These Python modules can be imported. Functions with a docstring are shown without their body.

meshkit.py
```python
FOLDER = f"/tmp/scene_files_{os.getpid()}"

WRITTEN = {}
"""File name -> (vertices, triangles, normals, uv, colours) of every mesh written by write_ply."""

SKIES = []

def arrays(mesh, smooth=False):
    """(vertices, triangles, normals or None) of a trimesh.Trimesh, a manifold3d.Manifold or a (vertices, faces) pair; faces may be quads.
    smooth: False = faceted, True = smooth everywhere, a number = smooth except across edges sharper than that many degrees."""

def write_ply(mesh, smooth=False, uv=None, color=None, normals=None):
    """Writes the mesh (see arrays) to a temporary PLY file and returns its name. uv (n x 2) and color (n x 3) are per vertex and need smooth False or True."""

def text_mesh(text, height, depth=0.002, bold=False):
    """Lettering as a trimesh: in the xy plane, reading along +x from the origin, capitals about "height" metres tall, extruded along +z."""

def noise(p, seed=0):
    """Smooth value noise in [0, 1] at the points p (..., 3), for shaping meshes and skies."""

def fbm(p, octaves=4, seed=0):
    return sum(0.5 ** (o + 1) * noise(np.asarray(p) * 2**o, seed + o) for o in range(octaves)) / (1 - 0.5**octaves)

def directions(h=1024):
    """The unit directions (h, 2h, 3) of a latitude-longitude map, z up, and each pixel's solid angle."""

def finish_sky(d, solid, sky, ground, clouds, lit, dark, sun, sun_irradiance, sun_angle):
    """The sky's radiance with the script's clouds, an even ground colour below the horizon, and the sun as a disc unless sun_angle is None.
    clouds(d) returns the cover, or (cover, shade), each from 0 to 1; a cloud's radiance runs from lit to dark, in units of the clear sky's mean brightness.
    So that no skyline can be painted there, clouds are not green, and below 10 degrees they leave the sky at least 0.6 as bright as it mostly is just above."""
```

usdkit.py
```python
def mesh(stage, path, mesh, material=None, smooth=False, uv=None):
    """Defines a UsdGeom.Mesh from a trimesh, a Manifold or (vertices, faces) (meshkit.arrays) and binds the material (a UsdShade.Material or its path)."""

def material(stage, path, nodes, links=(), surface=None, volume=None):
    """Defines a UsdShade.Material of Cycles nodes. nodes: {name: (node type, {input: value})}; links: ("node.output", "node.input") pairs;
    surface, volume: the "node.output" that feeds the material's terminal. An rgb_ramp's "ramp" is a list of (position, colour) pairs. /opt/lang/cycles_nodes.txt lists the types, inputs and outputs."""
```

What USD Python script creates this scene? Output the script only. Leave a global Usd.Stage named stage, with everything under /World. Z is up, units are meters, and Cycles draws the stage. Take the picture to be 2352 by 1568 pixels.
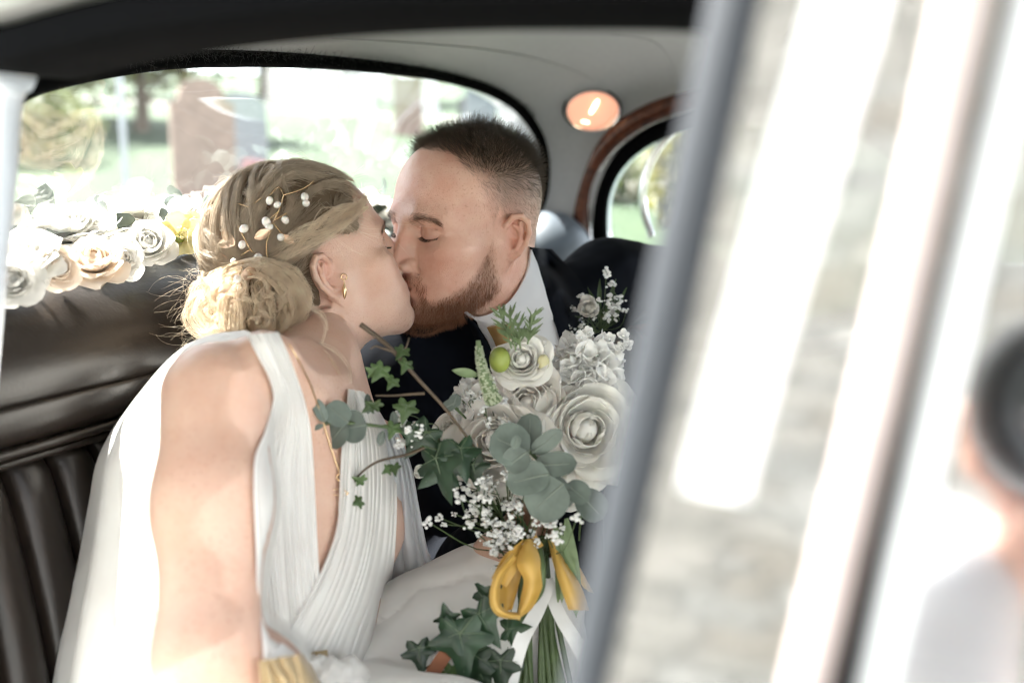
import math, random
import numpy as np, trimesh, manifold3d as m3, usdkit, meshkit
from pxr import Usd, UsdGeom, UsdShade, UsdLux, Sdf, Gf, Vt
from scipy.spatial import cKDTree

stage = Usd.Stage.CreateInMemory()
UsdGeom.SetStageUpAxis(stage, UsdGeom.Tokens.z)
UsdGeom.SetStageMetersPerUnit(stage, 1.0)
UsdGeom.Xform.Define(stage, '/World')
UsdGeom.Scope.Define(stage, '/World/Looks')

# ---------------------------------------------------------------- camera, sky, sun, exposure
CAM = np.array([0.0, 0.0, 1.30]); PITCH = math.radians(9.53); FPX = 2287.0
EXPOSURE = 3.27
SKY = 0.10
SUN_I = 1.25
SUN_AZ, SUN_EL = math.radians(-50), math.radians(56)      # azimuth of the direction towards the sun, from +y towards +x
cam = UsdGeom.Camera.Define(stage, '/World/view_camera')
cam.AddTranslateOp().Set(Gf.Vec3d(*CAM)); cam.AddRotateXOp().Set(90 - math.degrees(PITCH))
cam.CreateFocalLengthAttr(35.0); cam.CreateHorizontalApertureAttr(36.0); cam.CreateVerticalApertureAttr(36.0 * 682 / 1024)
cam.CreateClippingRangeAttr(Gf.Vec2f(0.02, 500)); cam.CreateFStopAttr(2.6); cam.CreateFocusDistanceAttr(1.10)
cam.CreateExposureAttr(EXPOSURE)
SUND = np.array([math.sin(SUN_AZ) * math.cos(SUN_EL), math.cos(SUN_AZ) * math.cos(SUN_EL), math.sin(SUN_EL)])
sun = UsdLux.DistantLight.Define(stage, '/World/sun')
sun.CreateIntensityAttr(SUN_I); sun.CreateAngleAttr(0.5); sun.CreateNormalizeAttr(True); sun.CreateColorAttr(Gf.Vec3f(1.0, 0.96, 0.90))
zz = SUND; xx = np.cross([0, 0, 1], zz); xx /= np.linalg.norm(xx); yy = np.cross(zz, xx)
sun.AddTransformOp().Set(Gf.Matrix4d(*xx, 0, *yy, 0, *zz, 0, 0, 0, 20, 1))
sky = UsdLux.DomeLight.Define(stage, '/World/sky')
skym = usdkit.material(stage, '/World/Looks/sky', {
    's': ('sky_texture', {'sky_type': 'single_scattering', 'sun_disc': False, 'sun_elevation': SUN_EL, 'sun_rotation': SUN_AZ}),
    't': ('texture_coordinate', {}), 'n': ('noise_texture', {'scale': 2.2, 'detail': 6, 'roughness': 0.6}), 'cv': ('map_range', {'from_min': 0.30, 'from_max': 0.62, 'to_min': 0.55, 'to_max': 0.97, 'clamp': True}),
    'bw': ('rgb_to_bw', {}), 'w': ('vector_math', {'math_type': 'multiply', 'vector2': (1.48, 1.54, 1.61)}), 'cc': ('combine_xyz', {}), 'mx': ('mix', {}),
    'b': ('background_shader', {'strength': SKY})},      # thin bright cloud over most of the sky
    [('s.color', 'bw.color'), ('bw.val', 'cc.x'), ('bw.val', 'cc.y'), ('bw.val', 'cc.z'), ('cc.vector', 'w.vector1'), ('t.generated', 'n.vector'), ('n.fac', 'cv.value'), ('cv.result', 'mx.fac'), ('s.color', 'mx.color1'), ('w.vector', 'mx.color2'), ('mx.color', 'b.color')], surface='b.background')
UsdShade.MaterialBindingAPI.Apply(sky.GetPrim()).Bind(skym)
sky.GetPrim().SetCustomDataByKey('kind', 'structure'); sky.GetPrim().SetCustomDataByKey('label', 'hazy bright daylight sky above the churchyard'); sky.GetPrim().SetCustomDataByKey('category', 'sky')

# ---------------------------------------------------------------- helpers
CF = np.array([0, math.cos(PITCH), -math.sin(PITCH)]); CU = np.array([0, math.sin(PITCH), math.cos(PITCH)]); CR = np.array([1.0, 0, 0])
def rayd(u, v):
    return CF + (np.asarray(u, float)[..., None] - 1176) / FPX * CR + (784 - np.asarray(v, float)[..., None]) / FPX * CU
def P(u, v, d):
    """world point seen where a photo pixel (2352 wide) lies, at the distance d along the view"""
    return CAM + rayd(u, v) * np.asarray(d, float)[..., None]
def PP(a):
    a = np.asarray(a, float); return P(a[..., 0], a[..., 1], a[..., 2])
YAW = math.radians(25.0)
LV = np.array([math.sin(YAW), math.cos(YAW), 0]); FV = np.array([math.cos(YAW), -math.sin(YAW), 0]); ZV = np.array([0, 0, 1.0])
O = P(0, 1050, 0.886); ZO = O[2]
def C(f, l, z):
    """car frame: f forward, l across to the far side, z up from the ground"""
    f, l, z = np.broadcast_arrays(*[np.asarray(x, float) for x in (f, l, z)])
    return O * [1, 1, 0] + f[..., None] * FV + l[..., None] * LV + z[..., None] * ZV
def toC(p):
    q = np.asarray(p, float) - O; return np.stack([q @ FV, q @ LV, np.asarray(p)[..., 2]], -1)
def unit(v): v = np.asarray(v, float); return v / np.maximum(np.linalg.norm(v, axis=-1, keepdims=True), 1e-12)

USED = {}
def fresh(parent, name):
    k = (parent, name); n = USED.get(k, -1) + 1; USED[k] = n
    return f'{parent}/{name}' if n == 0 else f'{parent}/{name}_{n:03d}'
def pathof(p): return '/World' if p is None else (p if isinstance(p, str) else str(p.GetPath()))
def say(prim, label=None, cat=None, group=None, kind=None):
    for k, v in (('label', label), ('category', cat), ('group', group), ('kind', kind)):
        if v: prim.SetCustomDataByKey(k, v)
    return prim
def thing(name, label=None, cat=None, loc=(0, 0, 0), group=None, kind=None, parent=None):
    x = UsdGeom.Xform.Define(stage, fresh(pathof(parent), name))
    if np.any(np.asarray(loc) != 0): x.AddTranslateOp().Set(Gf.Vec3d(*map(float, loc)))
    say(x.GetPrim(), label, cat, group, kind); LOC[str(x.GetPath())] = np.asarray(loc, float) + LOC.get(pathof(parent), 0)
    return x.GetPrim()
LOC = {}
def obj(name, mesh, mat, parent=None, smooth=False, label=None, cat=None, group=None, kind=None, normals=None):
    """one Mesh prim; the mesh is in world coordinates"""
    v, f, n = meshkit.arrays(mesh, smooth)
    off = LOC.get(pathof(parent), 0)
    path = fresh(pathof(parent), name)
    m = UsdGeom.Mesh.Define(stage, path)
    m.CreatePointsAttr(Vt.Vec3fArray.FromNumpy((v - off).astype(np.float32)))
    m.CreateFaceVertexCountsAttr(Vt.IntArray.FromNumpy(np.full(len(f), 3, np.int32)))
    m.CreateFaceVertexIndicesAttr(Vt.IntArray.FromNumpy(f.astype(np.int32).ravel()))
    m.CreateSubdivisionSchemeAttr('none')
    if normals is not None: n = normals
    if n is not None:
        m.CreateNormalsAttr(Vt.Vec3fArray.FromNumpy(np.asarray(n).astype(np.float32))); m.SetNormalsInterpolation('vertex')
    UsdShade.MaterialBindingAPI.Apply(m.GetPrim()).Bind(mat)
    LOC[path] = off
    return say(m.GetPrim(), label, cat, group, kind)
def curves(name, strands, widths, mat, parent=None, label=None):
    """strands: list of (n,3); widths: per strand (root, tip)"""
    off = LOC.get(pathof(parent), 0); path = fresh(pathof(parent), name)
    c = UsdGeom.BasisCurves.Define(stage, path)
    c.CreateTypeAttr('linear'); c.CreateWrapAttr('nonperiodic')
    c.CreatePointsAttr(Vt.Vec3fArray.FromNumpy((np.concatenate(strands) - off).astype(np.float32)))
    c.CreateCurveVertexCountsAttr(Vt.IntArray.FromNumpy(np.array([len(s) for s in strands], np.int32)))
    w = np.concatenate([np.linspace(a, b, len(s)) for s, (a, b) in zip(strands, widths)])
    c.CreateWidthsAttr(Vt.FloatArray.FromNumpy(w.astype(np.float32))); c.SetWidthsInterpolation('vertex')
    UsdShade.MaterialBindingAPI.Apply(c.GetPrim()).Bind(mat); LOC[path] = off
    return say(c.GetPrim(), label)
def M(name, nodes, links=(), surface='p.BSDF', volume=None): return usdkit.material(stage, '/World/Looks/' + name, nodes, links, surface=surface, volume=volume)
def plain(name, col, rough=0.5, var=0.12, scale=30.0, bump=0.0, bscale=None, detail=4, dist=0.002, **kw):
    """a principled material whose colour wanders a little, with fine relief"""
    c = np.asarray(col, float)
    nodes = {'t': ('texture_coordinate', {}), 'n': ('noise_texture', {'scale': scale, 'detail': detail, 'roughness': 0.6}),
             'r': ('rgb_ramp', {'ramp': [(0.25, tuple(c * (1 - var))), (0.75, tuple(np.minimum(c * (1 + var), 0.95)))]}), 'p': ('principled_bsdf', {'roughness': rough, **kw})}
    links = [('t.object', 'n.vector'), ('n.fac', 'r.fac'), ('r.color', 'p.base_color')]
    if bump:
        nodes['bn'] = ('noise_texture', {'scale': bscale or scale * 6, 'detail': 3}); nodes['b'] = ('bump', {'strength': bump, 'distance': dist})
        links += [('t.object', 'bn.vector'), ('bn.fac', 'b.height'), ('b.normal', 'p.normal')]
    return M(name, nodes, links)
def leafy(name, col, rough=0.45, var=0.25, scale=60.0, trans=0.35, back=None, rnd=0.0, **kw):
    c = np.asarray(col, float); tc = np.minimum(c * [1.35, 1.25, 0.8], 0.95) if back is None else np.asarray(back)
    return M(name, {'t': ('texture_coordinate', {}), 'n': ('noise_texture', {'scale': scale, 'detail': 4, 'roughness': 0.6}),
        'r': ('rgb_ramp', {'ramp': [(0.3, tuple(c * (1 - var))), (0.7, tuple(np.minimum(c * (1 + var), 0.95)))]}), 'oi': ('object_info', {}), 'ov': ('map_range', {'from_min': 0.0, 'from_max': 1.0, 'to_min': 1 - rnd, 'to_max': 1 + rnd}), 'oh': ('hsv', {}), 'p': ('principled_bsdf', {'roughness': rough, **kw}),
        'l': ('translucent_bsdf', {'color': tuple(tc)}), 'x': ('mix_closure', {'fac': trans}), 'bn': ('noise_texture', {'scale': scale * 5}), 'b': ('bump', {'strength': 0.25, 'distance': 0.001})},
        [('t.object', 'n.vector'), ('n.fac', 'r.fac'), ('oi.random', 'ov.value'), ('ov.result', 'oh.value'), ('r.color', 'oh.color'), ('oh.color', 'p.base_color'), ('t.object', 'bn.vector'), ('bn.fac', 'b.height'), ('b.normal', 'p.normal'), ('p.BSDF', 'x.closure1'), ('l.BSDF', 'x.closure2')], surface='x.closure')

def grid_faces(n, m, flip=False, closed=False):
    i, j = np.meshgrid(np.arange(n - 1), np.arange(m if closed else m - 1), indexing='ij'); j2 = (j + 1) % m
    a, b, c, d = i * m + j, i * m + j2, (i + 1) * m + j2, (i + 1) * m + j
    f = np.concatenate([np.stack([a, b, c], -1).reshape(-1, 3), np.stack([a, c, d], -1).reshape(-1, 3)])
    return f[:, ::-1] if flip else f
def sheet(pts, flip=False, closed=False):
    n, m = pts.shape[:2]; return (pts.reshape(-1, 3), grid_faces(n, m, flip, closed))
def join(ms):
    vs, fs, k = [], [], 0
    for m in ms:
        v, f = (m.vertices, m.faces) if isinstance(m, trimesh.Trimesh) else (m if isinstance(m, tuple) else (m.to_mesh().vert_properties[:, :3], m.to_mesh().tri_verts))
        vs.append(np.asarray(v)); fs.append(np.asarray(f) + k); k += len(v)
    return (np.concatenate(vs), np.concatenate(fs))
def spline(pts, n):
    """Catmull-Rom through pts (any columns), n samples"""
    p = np.asarray(pts, float)
    if len(p) == 2: return p[0] + np.linspace(0, 1, n)[:, None] * (p[1] - p[0])
    p = np.vstack([2 * p[0] - p[1], p, 2 * p[-1] - p[-2]])
    s = np.linspace(0, len(p) - 3 - 1e-9, n); i = s.astype(int); t = (s - i)[:, None]
    a, b, c, d = p[i], p[i + 1], p[i + 2], p[i + 3]
    return 0.5 * (2 * b + (c - a) * t + (2 * a - 5 * b + 4 * c - d) * t**2 + (3 * b - a - 3 * c + d) * t**3)
def frames(c, up=None):
    """tangent and two normals along a polyline, without twist"""
    t = unit(np.gradient(c, axis=0)); n = np.zeros_like(c)
    u = np.array([0, 0, 1.0]) if up is None else np.asarray(up, float)
    if abs(t[0] @ u) > 0.95: u = np.array([1.0, 0, 0])
    n[0] = unit(u - t[0] * (u @ t[0]))
    for k in range(1, len(c)): n[k] = unit(n[k - 1] - t[k] * (n[k - 1] @ t[k]))
    return t, n, np.cross(t, n)
def tube(path, r, seg=8, caps=True, up=None, flat=1.0):
    """a tube along a polyline; r scalar or per point; flat squeezes the second axis"""
    c = np.asarray(path, float); r = np.broadcast_to(np.asarray(r, float), len(c))
    t, n, b = frames(c, up); a = np.arange(seg) / seg * 2 * np.pi
    v = c[:, None] + r[:, None, None] * (np.cos(a)[None, :, None] * n[:, None] + flat * np.sin(a)[None, :, None] * b[:, None])
    f = grid_faces(len(c), seg, closed=True)
    v = v.reshape(-1, 3)
    if caps:
        k = len(v); v = np.vstack([v, c[0], c[-1]]); j = np.arange(seg); j2 = (j + 1) % seg
        f = np.vstack([f, np.stack([j2, j, np.full(seg, k)], -1), np.stack([j + (len(c) - 1) * seg, j2 + (len(c) - 1) * seg, np.full(seg, k + 1)], -1)])
    return (v, f[:, ::-1])
def box(c, s, R=None):
    b = trimesh.creation.box(s); v = b.vertices if R is None else b.vertices @ np.asarray(R)
    return (v + np.asarray(c), b.faces)
def ballm(c, r, sub=2, R=None):
    s = trimesh.creation.icosphere(subdivisions=sub); v = s.vertices * np.asarray(r)
    if R is not None: v = v @ np.asarray(R)
    return (v + np.asarray(c), s.faces)
def rot(axis, a):
    axis = unit(axis); K = np.array([[0, -axis[2], axis[1]], [axis[2], 0, -axis[0]], [-axis[1], axis[0], 0]])
    return np.eye(3) + math.sin(a) * K + (1 - math.cos(a)) * K @ K

# ---------------------------------------------------------------- distance fields
def ell(p, c, r):
    q = (p - np.asarray(c)) / np.asarray(r); k0 = np.linalg.norm(q, axis=-1); k1 = np.linalg.norm(q / np.asarray(r), axis=-1)
    return k0 * (k0 - 1) / np.maximum(k1, 1e-6)
def cap(p, a, b, ra, rb=None):
    rb = ra if rb is None else rb
    a, b = np.asarray(a, float), np.asarray(b, float); ab = b - a
    t = np.clip(((p - a) @ ab) / (ab @ ab), 0, 1); return np.linalg.norm(p - a - t[..., None] * ab, axis=-1) - (ra + (rb - ra) * t)
def chain(p, pts, rs, k=0.0):
    d = None
    for i in range(len(pts) - 1):
        e = cap(p, pts[i], pts[i + 1], rs[i], rs[i + 1]); d = e if d is None else smin(d, e, k)
    return d
def smin(a, b, k):
    if k <= 0: return np.minimum(a, b)
    h = np.maximum(k - np.abs(a - b), 0) / k; return np.minimum(a, b) - h * h * k * 0.25
def smax(a, b, k): return -smin(-a, -b, k)
def netmesh(fn, lo, hi, h, B=8, project=2):
    """surface nets of a distance field over a box, only near the surface; returns vertices, faces, normals"""
    lo = np.asarray(lo, float); n = np.ceil((np.asarray(hi) - lo) / h / B).astype(int)
    cc = np.stack(np.meshgrid(*[np.arange(k) for k in n], indexing='ij'), -1).reshape(-1, 3)
    dc = fn(lo + (cc + 0.5) * h * B)
    shape = n * B + 1; F = np.ones(shape, np.float32)
    Fs = np.repeat(np.repeat(np.repeat(np.where(dc < 0, -1, 1).reshape(n), B, 0), B, 1), B, 2); F[:-1, :-1, :-1] = Fs
    near = cc[np.abs(dc) < h * B * 1.15]
    loc = np.stack(np.meshgrid(*[np.arange(B + 1)] * 3, indexing='ij'), -1).reshape(-1, 3)
    idx = (near[:, None] * B + loc[None]).reshape(-1, 3)
    lin = np.unique(np.ravel_multi_index(idx.T, shape)); g = np.stack(np.unravel_index(lin, shape), -1)
    out = np.empty(len(lin), np.float32)
    for s in range(0, len(lin), 200000): out[s:s + 200000] = fn(lo + g[s:s + 200000] * h)
    F.reshape(-1)[lin] = out
    S = F < 0
    corners = [S[i:shape[0] - 1 + i, j:shape[1] - 1 + j, k:shape[2] - 1 + k] for i in (0, 1) for j in (0, 1) for k in (0, 1)]
    cnt = sum(c.astype(np.int8) for c in corners); act = np.argwhere((cnt > 0) & (cnt < 8))
    vid = np.full(shape - 1, -1, np.int32); vid[tuple(act.T)] = np.arange(len(act))
    acc = np.zeros((len(act), 3)); num = np.zeros(len(act))
    for a in range(3):
        for o1 in (0, 1):
            for o2 in (0, 1):
                off = np.zeros(3, int); b, c = [x for x in range(3) if x != a]; off[b], off[c] = o1, o2
                p0 = act + off; p1 = p0.copy(); p1[:, a] += 1
                f0, f1 = F[tuple(p0.T)].astype(float), F[tuple(p1.T)].astype(float); m = (f0 < 0) != (f1 < 0)
                t = np.where(m, f0 / np.where(m, f0 - f1, 1), 0); q = p0.astype(float); q[:, a] += t
                acc[m] += q[m]; num[m] += 1
    v = lo + acc / np.maximum(num, 1)[:, None] * h
    faces = []
    for a in range(3):
        b, c = [(1, 2), (2, 0), (0, 1)][a]
        sl0 = [slice(1, -1)] * 3; sl0[a] = slice(0, -1); sl1 = [slice(1, -1)] * 3; sl1[a] = slice(1, None)
        s0, s1 = S[tuple(sl0)], S[tuple(sl1)]
        e = np.argwhere(s0 != s1); fl = s0[tuple(e.T)]
        base = e.copy(); base[:, b] += 1; base[:, c] += 1
        def at(db, dc_):
            q = base.copy(); q[:, b] += db; q[:, c] += dc_; return vid[tuple(q.T)]
        q = np.stack([at(-1, -1), at(0, -1), at(0, 0), at(-1, 0)], -1)
        q = np.where(fl[:, None], q, q[:, ::-1]); q = q[(q >= 0).all(1)]
        faces += [q[:, [0, 1, 2]], q[:, [0, 2, 3]]]
    f = np.concatenate(faces)
    nn = None
    for it in range(project + 1):
        e = h * 0.5; g = np.stack([fn(v + e * np.eye(3)[k]) - fn(v - e * np.eye(3)[k]) for k in range(3)], -1) / (2 * e)
        gl = np.maximum(np.linalg.norm(g, axis=-1), 0.2); nn = g / gl[:, None]
        if it < project: v = v - np.clip(fn(v) / gl, -h, h)[:, None] * nn * 0.8
    return v, f, unit(nn)
# ---------------------------------------------------------------- heads (local: x to the subject's left, y forward, z up, origin between the ears at eye height)
def mir(p): return np.stack([np.abs(p[..., 0]), p[..., 1], p[..., 2]], -1)
def ear_sdf(q, s=1.0):
    """q: mirrored head coordinates; the left ear"""
    th = math.radians(24)                                   # flares out from the head
    c = np.array([0.0715, -0.012, -0.012])
    ex = np.array([math.sin(th), -math.cos(th), 0.0]); en = np.array([math.cos(th), math.sin(th), 0.0])      # ex backwards in the ear's plane, en out of it
    tl = math.radians(12); ez = np.array([0, 0, 1.0]) * math.cos(tl) + ex * math.sin(tl); ex = ex * math.cos(tl) - np.array([0, 0, 1.0]) * math.sin(tl)
    r = q - c; p = np.stack([r @ ex, r @ en, r @ ez], -1)    # p: x back, y out, z up
    d = ell(p, (0.008, 0.0015, 0.003), (0.0165, 0.0040, 0.0285))
    d = smin(d, ell(p, (0.000, 0.002, -0.0265), (0.0085, 0.0040, 0.0110)), 0.006)                             # lobe
    hel = [(-0.004, 0.001, 0.006), (-0.006, 0.006, 0.017), (0.000, 0.0085, 0.0285), (0.010, 0.0095, 0.0315), (0.0195, 0.0095, 0.0255), (0.0240, 0.0090, 0.0130), (0.0225, 0.0085, -0.0010), (0.0165, 0.0070, -0.0150), (0.0085, 0.0050, -0.0245)]
    d = smin(d, chain(p, hel, [0.003, 0.0032, 0.0036, 0.0038, 0.0038, 0.0036, 0.0034, 0.0034, 0.0034], 0.002), 0.0035)
    d = smax(d, -ell(p, (0.003, 0.0075, -0.004), (0.0090, 0.0075, 0.0120)), 0.003)                            # concha
    anti = [(0.011, 0.0065, 0.0230), (0.0135, 0.007, 0.0120), (0.0150, 0.0070, 0.0010), (0.0120, 0.0065, -0.0100), (0.0045, 0.0055, -0.0165)]
    d = smin(d, chain(p, anti, [0.0024, 0.0030, 0.0031, 0.0030, 0.0028], 0.002), 0.003)
    d = smin(d, chain(p, [(0.0135, 0.007, 0.0120), (0.004, 0.0055, 0.0185)], [0.0026, 0.0020]), 0.003)
    d = smin(d, chain(p, [(-0.004, 0.003, 0.008), (0.002, 0.004, 0.004), (0.008, 0.004, 0.003)], [0.0026, 0.0022, 0.0012]), 0.003)   # root of the helix
    d = smin(d, ell(p, (-0.0065, 0.0035, -0.0065), (0.0045, 0.0042, 0.0068)), 0.003)                          # tragus
    d = smax(d, -ell(p, (-0.001, 0.002, -0.008), (0.0035, 0.008, 0.0045)), 0.002)
    return d
def gate(d, q, m, fn):
    """refine d by fn(q, d) only where m holds"""
    if m.any(): d = d.copy(); d[m] = fn(q[m], d[m])
    return d
def head_sdf(p, male=True, ears=True):
    sh = p.shape[:-1]; q = mir(p).reshape(-1, 3)
    d = ell(q, (0, -0.020, 0.038), (0.0745, 0.0965, 0.083))
    d = smin(d, ell(q, (0, 0.030, 0.034), (0.0625, 0.056, 0.062)), 0.03)
    d = smin(d, ell(q, (0.012, 0.030, -0.030), (0.048, 0.055, 0.062)), 0.03)
    d = smin(d, ell(q, (0, -0.028, -0.022), (0.060, 0.070, 0.055)), 0.03)                                     # occiput
    jw = 1.0 if male else 0.93
    d = gate(d, q, (q[:, 2] < 0.06) & (q[:, 1] > -0.06) & (d < 0.09), lambda q, d: face_sdf(q, d, male, jw))
    if ears: d = gate(d, q, np.linalg.norm(q - [0.078, -0.02, -0.008], axis=-1) < 0.060, lambda q, d: smin(d, ear_sdf(q), 0.005))
    return d.reshape(sh)
def face_sdf(q, d, male, jw):
    d = smin(d, chain(q, [(0.062, -0.002, -0.022), (0.054 * jw, 0.000, -0.066), (0.006, 0.070, -0.102)], [0.012, 0.0145, 0.0145], 0.01), 0.032)
    d = smin(d, ell(q, (0.033, 0.052, -0.048), (0.026, 0.028, 0.030)), 0.026)                                 # full cheeks
    d = smin(d, ell(q, (0, 0.040, -0.074), (0.046 * jw, 0.046, 0.034)), 0.03)
    d = smin(d, ell(q, (0, 0.076, -0.099), (0.020 if male else 0.016, 0.0165, 0.0165)), 0.022)                # chin
    d = smin(d, ell(q, (0.047, 0.050, -0.022), (0.021, 0.022, 0.016)), 0.024)                                 # cheekbone
    d = smin(d, ell(q, (0, 0.070, -0.066), (0.028, 0.022, 0.024)), 0.022)                                     # muzzle
    return gate(d, q, (q[:, 1] > 0.035) & (d < 0.04), lambda q, d: features(q, d, male))
def features(q, d, male):
    br = 0.011 if male else 0.0085
    d = smin(d, chain(q, [(0.0, 0.080, 0.016), (0.022, 0.080, 0.019), (0.047, 0.064, 0.018)], [br, br, br], 0.008), 0.018)
    d = smax(d, -ell(q, (0.032, 0.094, -0.001), (0.021, 0.017, 0.0125)), 0.014)                               # socket
    d = smin(d, ell(q, (0.0315, 0.0695, -0.0005), (0.0150, 0.0135, 0.0130)), 0.005)                           # closed lid over the eyeball
    d = smin(d, chain(q, [(0.017, 0.0785, 0.0105), (0.031, 0.0800, 0.0125), (0.046, 0.0690, 0.0095)], [0.0035, 0.0045, 0.0035], 0.004), 0.006)   # fold above the lid
    d = smax(d, -chain(q, [(0.018, 0.0790, -0.0035), (0.025, 0.0842, -0.0062), (0.034, 0.0842, -0.0068), (0.042, 0.0785, -0.0050), (0.047, 0.0730, -0.0030)], [0.0006, 0.0011, 0.0012, 0.0010, 0.0005]), 0.0016)  # lid line
    d = smax(d, -chain(q, [(0.018, 0.0800, 0.0062), (0.026, 0.0842, 0.0080), (0.035, 0.0830, 0.0082), (0.044, 0.0760, 0.0060)], [0.0006] * 4), 0.0030)   # crease
    # nose
    d = smin(d, chain(q, [(0, 0.084, 0.012), (0, 0.0935, -0.004), (0, 0.1035, -0.024), (0, 0.1100, -0.036)], [0.0068, 0.0070, 0.0082, 0.0100], 0.004), 0.014)
    d = smin(d, ell(q, (0, 0.0870, -0.0260), (0.0125, 0.0170, 0.0210)), 0.010)
    d = smin(d, ell(q, (0.0125, 0.0975, -0.0400), (0.0072, 0.0120, 0.0078)), 0.006)
    d = smax(d, -ell(q, (0.0068, 0.1030, -0.0480), (0.0038, 0.0068, 0.0050)), 0.003)
    d = smax(d, -chain(q, [(0.0205, 0.0960, -0.0345), (0.0205, 0.0900, -0.0450), (0.0260, 0.0820, -0.0560)], [0.0008, 0.0010, 0.0008]), 0.007)          # fold beside the nose
    # mouth
    d = smin(d, chain(q, [(0, 0.0905, -0.0630), (0.010, 0.0900, -0.0630), (0.023, 0.0800, -0.0680)], [0.0052, 0.0052, 0.0028], 0.003), 0.006)
    d = smin(d, chain(q, [(0, 0.0895, -0.0750), (0.011, 0.0875, -0.0745), (0.023, 0.0790, -0.0690)], [0.0062, 0.0058, 0.0024], 0.003), 0.006)
    d = smax(d, -chain(q, [(0, 0.0975, -0.0690), (0.012, 0.0945, -0.0690), (0.026, 0.0830, -0.0690)], [0.0012, 0.0012, 0.0016]), 0.0035)
    d = smax(d, -ell(q, (0, 0.0975, -0.0870), (0.018, 0.0060, 0.0050)), 0.010)
    d = smax(d, -chain(q, [(0, 0.1000, -0.0500), (0, 0.0985, -0.0590)], [0.0015, 0.0020]), 0.006)
    return d
class Pose:
    """head pose: origin, facing azimuth (from +x towards +y), pitch up, roll (crown towards the subject's left), scale"""
    def __init__(s, origin, az, pitch, roll, scale):
        f = np.array([math.cos(az) * math.cos(pitch), math.sin(az) * math.cos(pitch), math.sin(pitch)])
        l = unit(np.cross([0, 0, 1.0], f)); u = np.cross(f, l) * -1
        u = np.cross(l, f) * -1 if np.cross(l, f)[2] < 0 else np.cross(l, f)
        # roll about f: crown towards the left
        u2 = u * math.cos(roll) + l * math.sin(roll); l2 = l * math.cos(roll) - u * math.sin(roll)
        s.o, s.f, s.l, s.u, s.s = np.asarray(origin, float), f, l2, u2, scale; s.R = np.stack([l2, f, u2])
    def loc(s, p): return ((p - s.o) @ s.R.T) / s.s
    def world(s, q): return s.o + (np.asarray(q, float) * s.s) @ s.R
    def dirw(s, q): return np.asarray(q, float) @ s.R
def pix(p):
    r = np.asarray(p, float) - CAM; d = r @ CF; return np.stack([1176 + FPX * (r @ CR) / d, 784 - FPX * (r @ CU) / d, d], -1)
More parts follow.
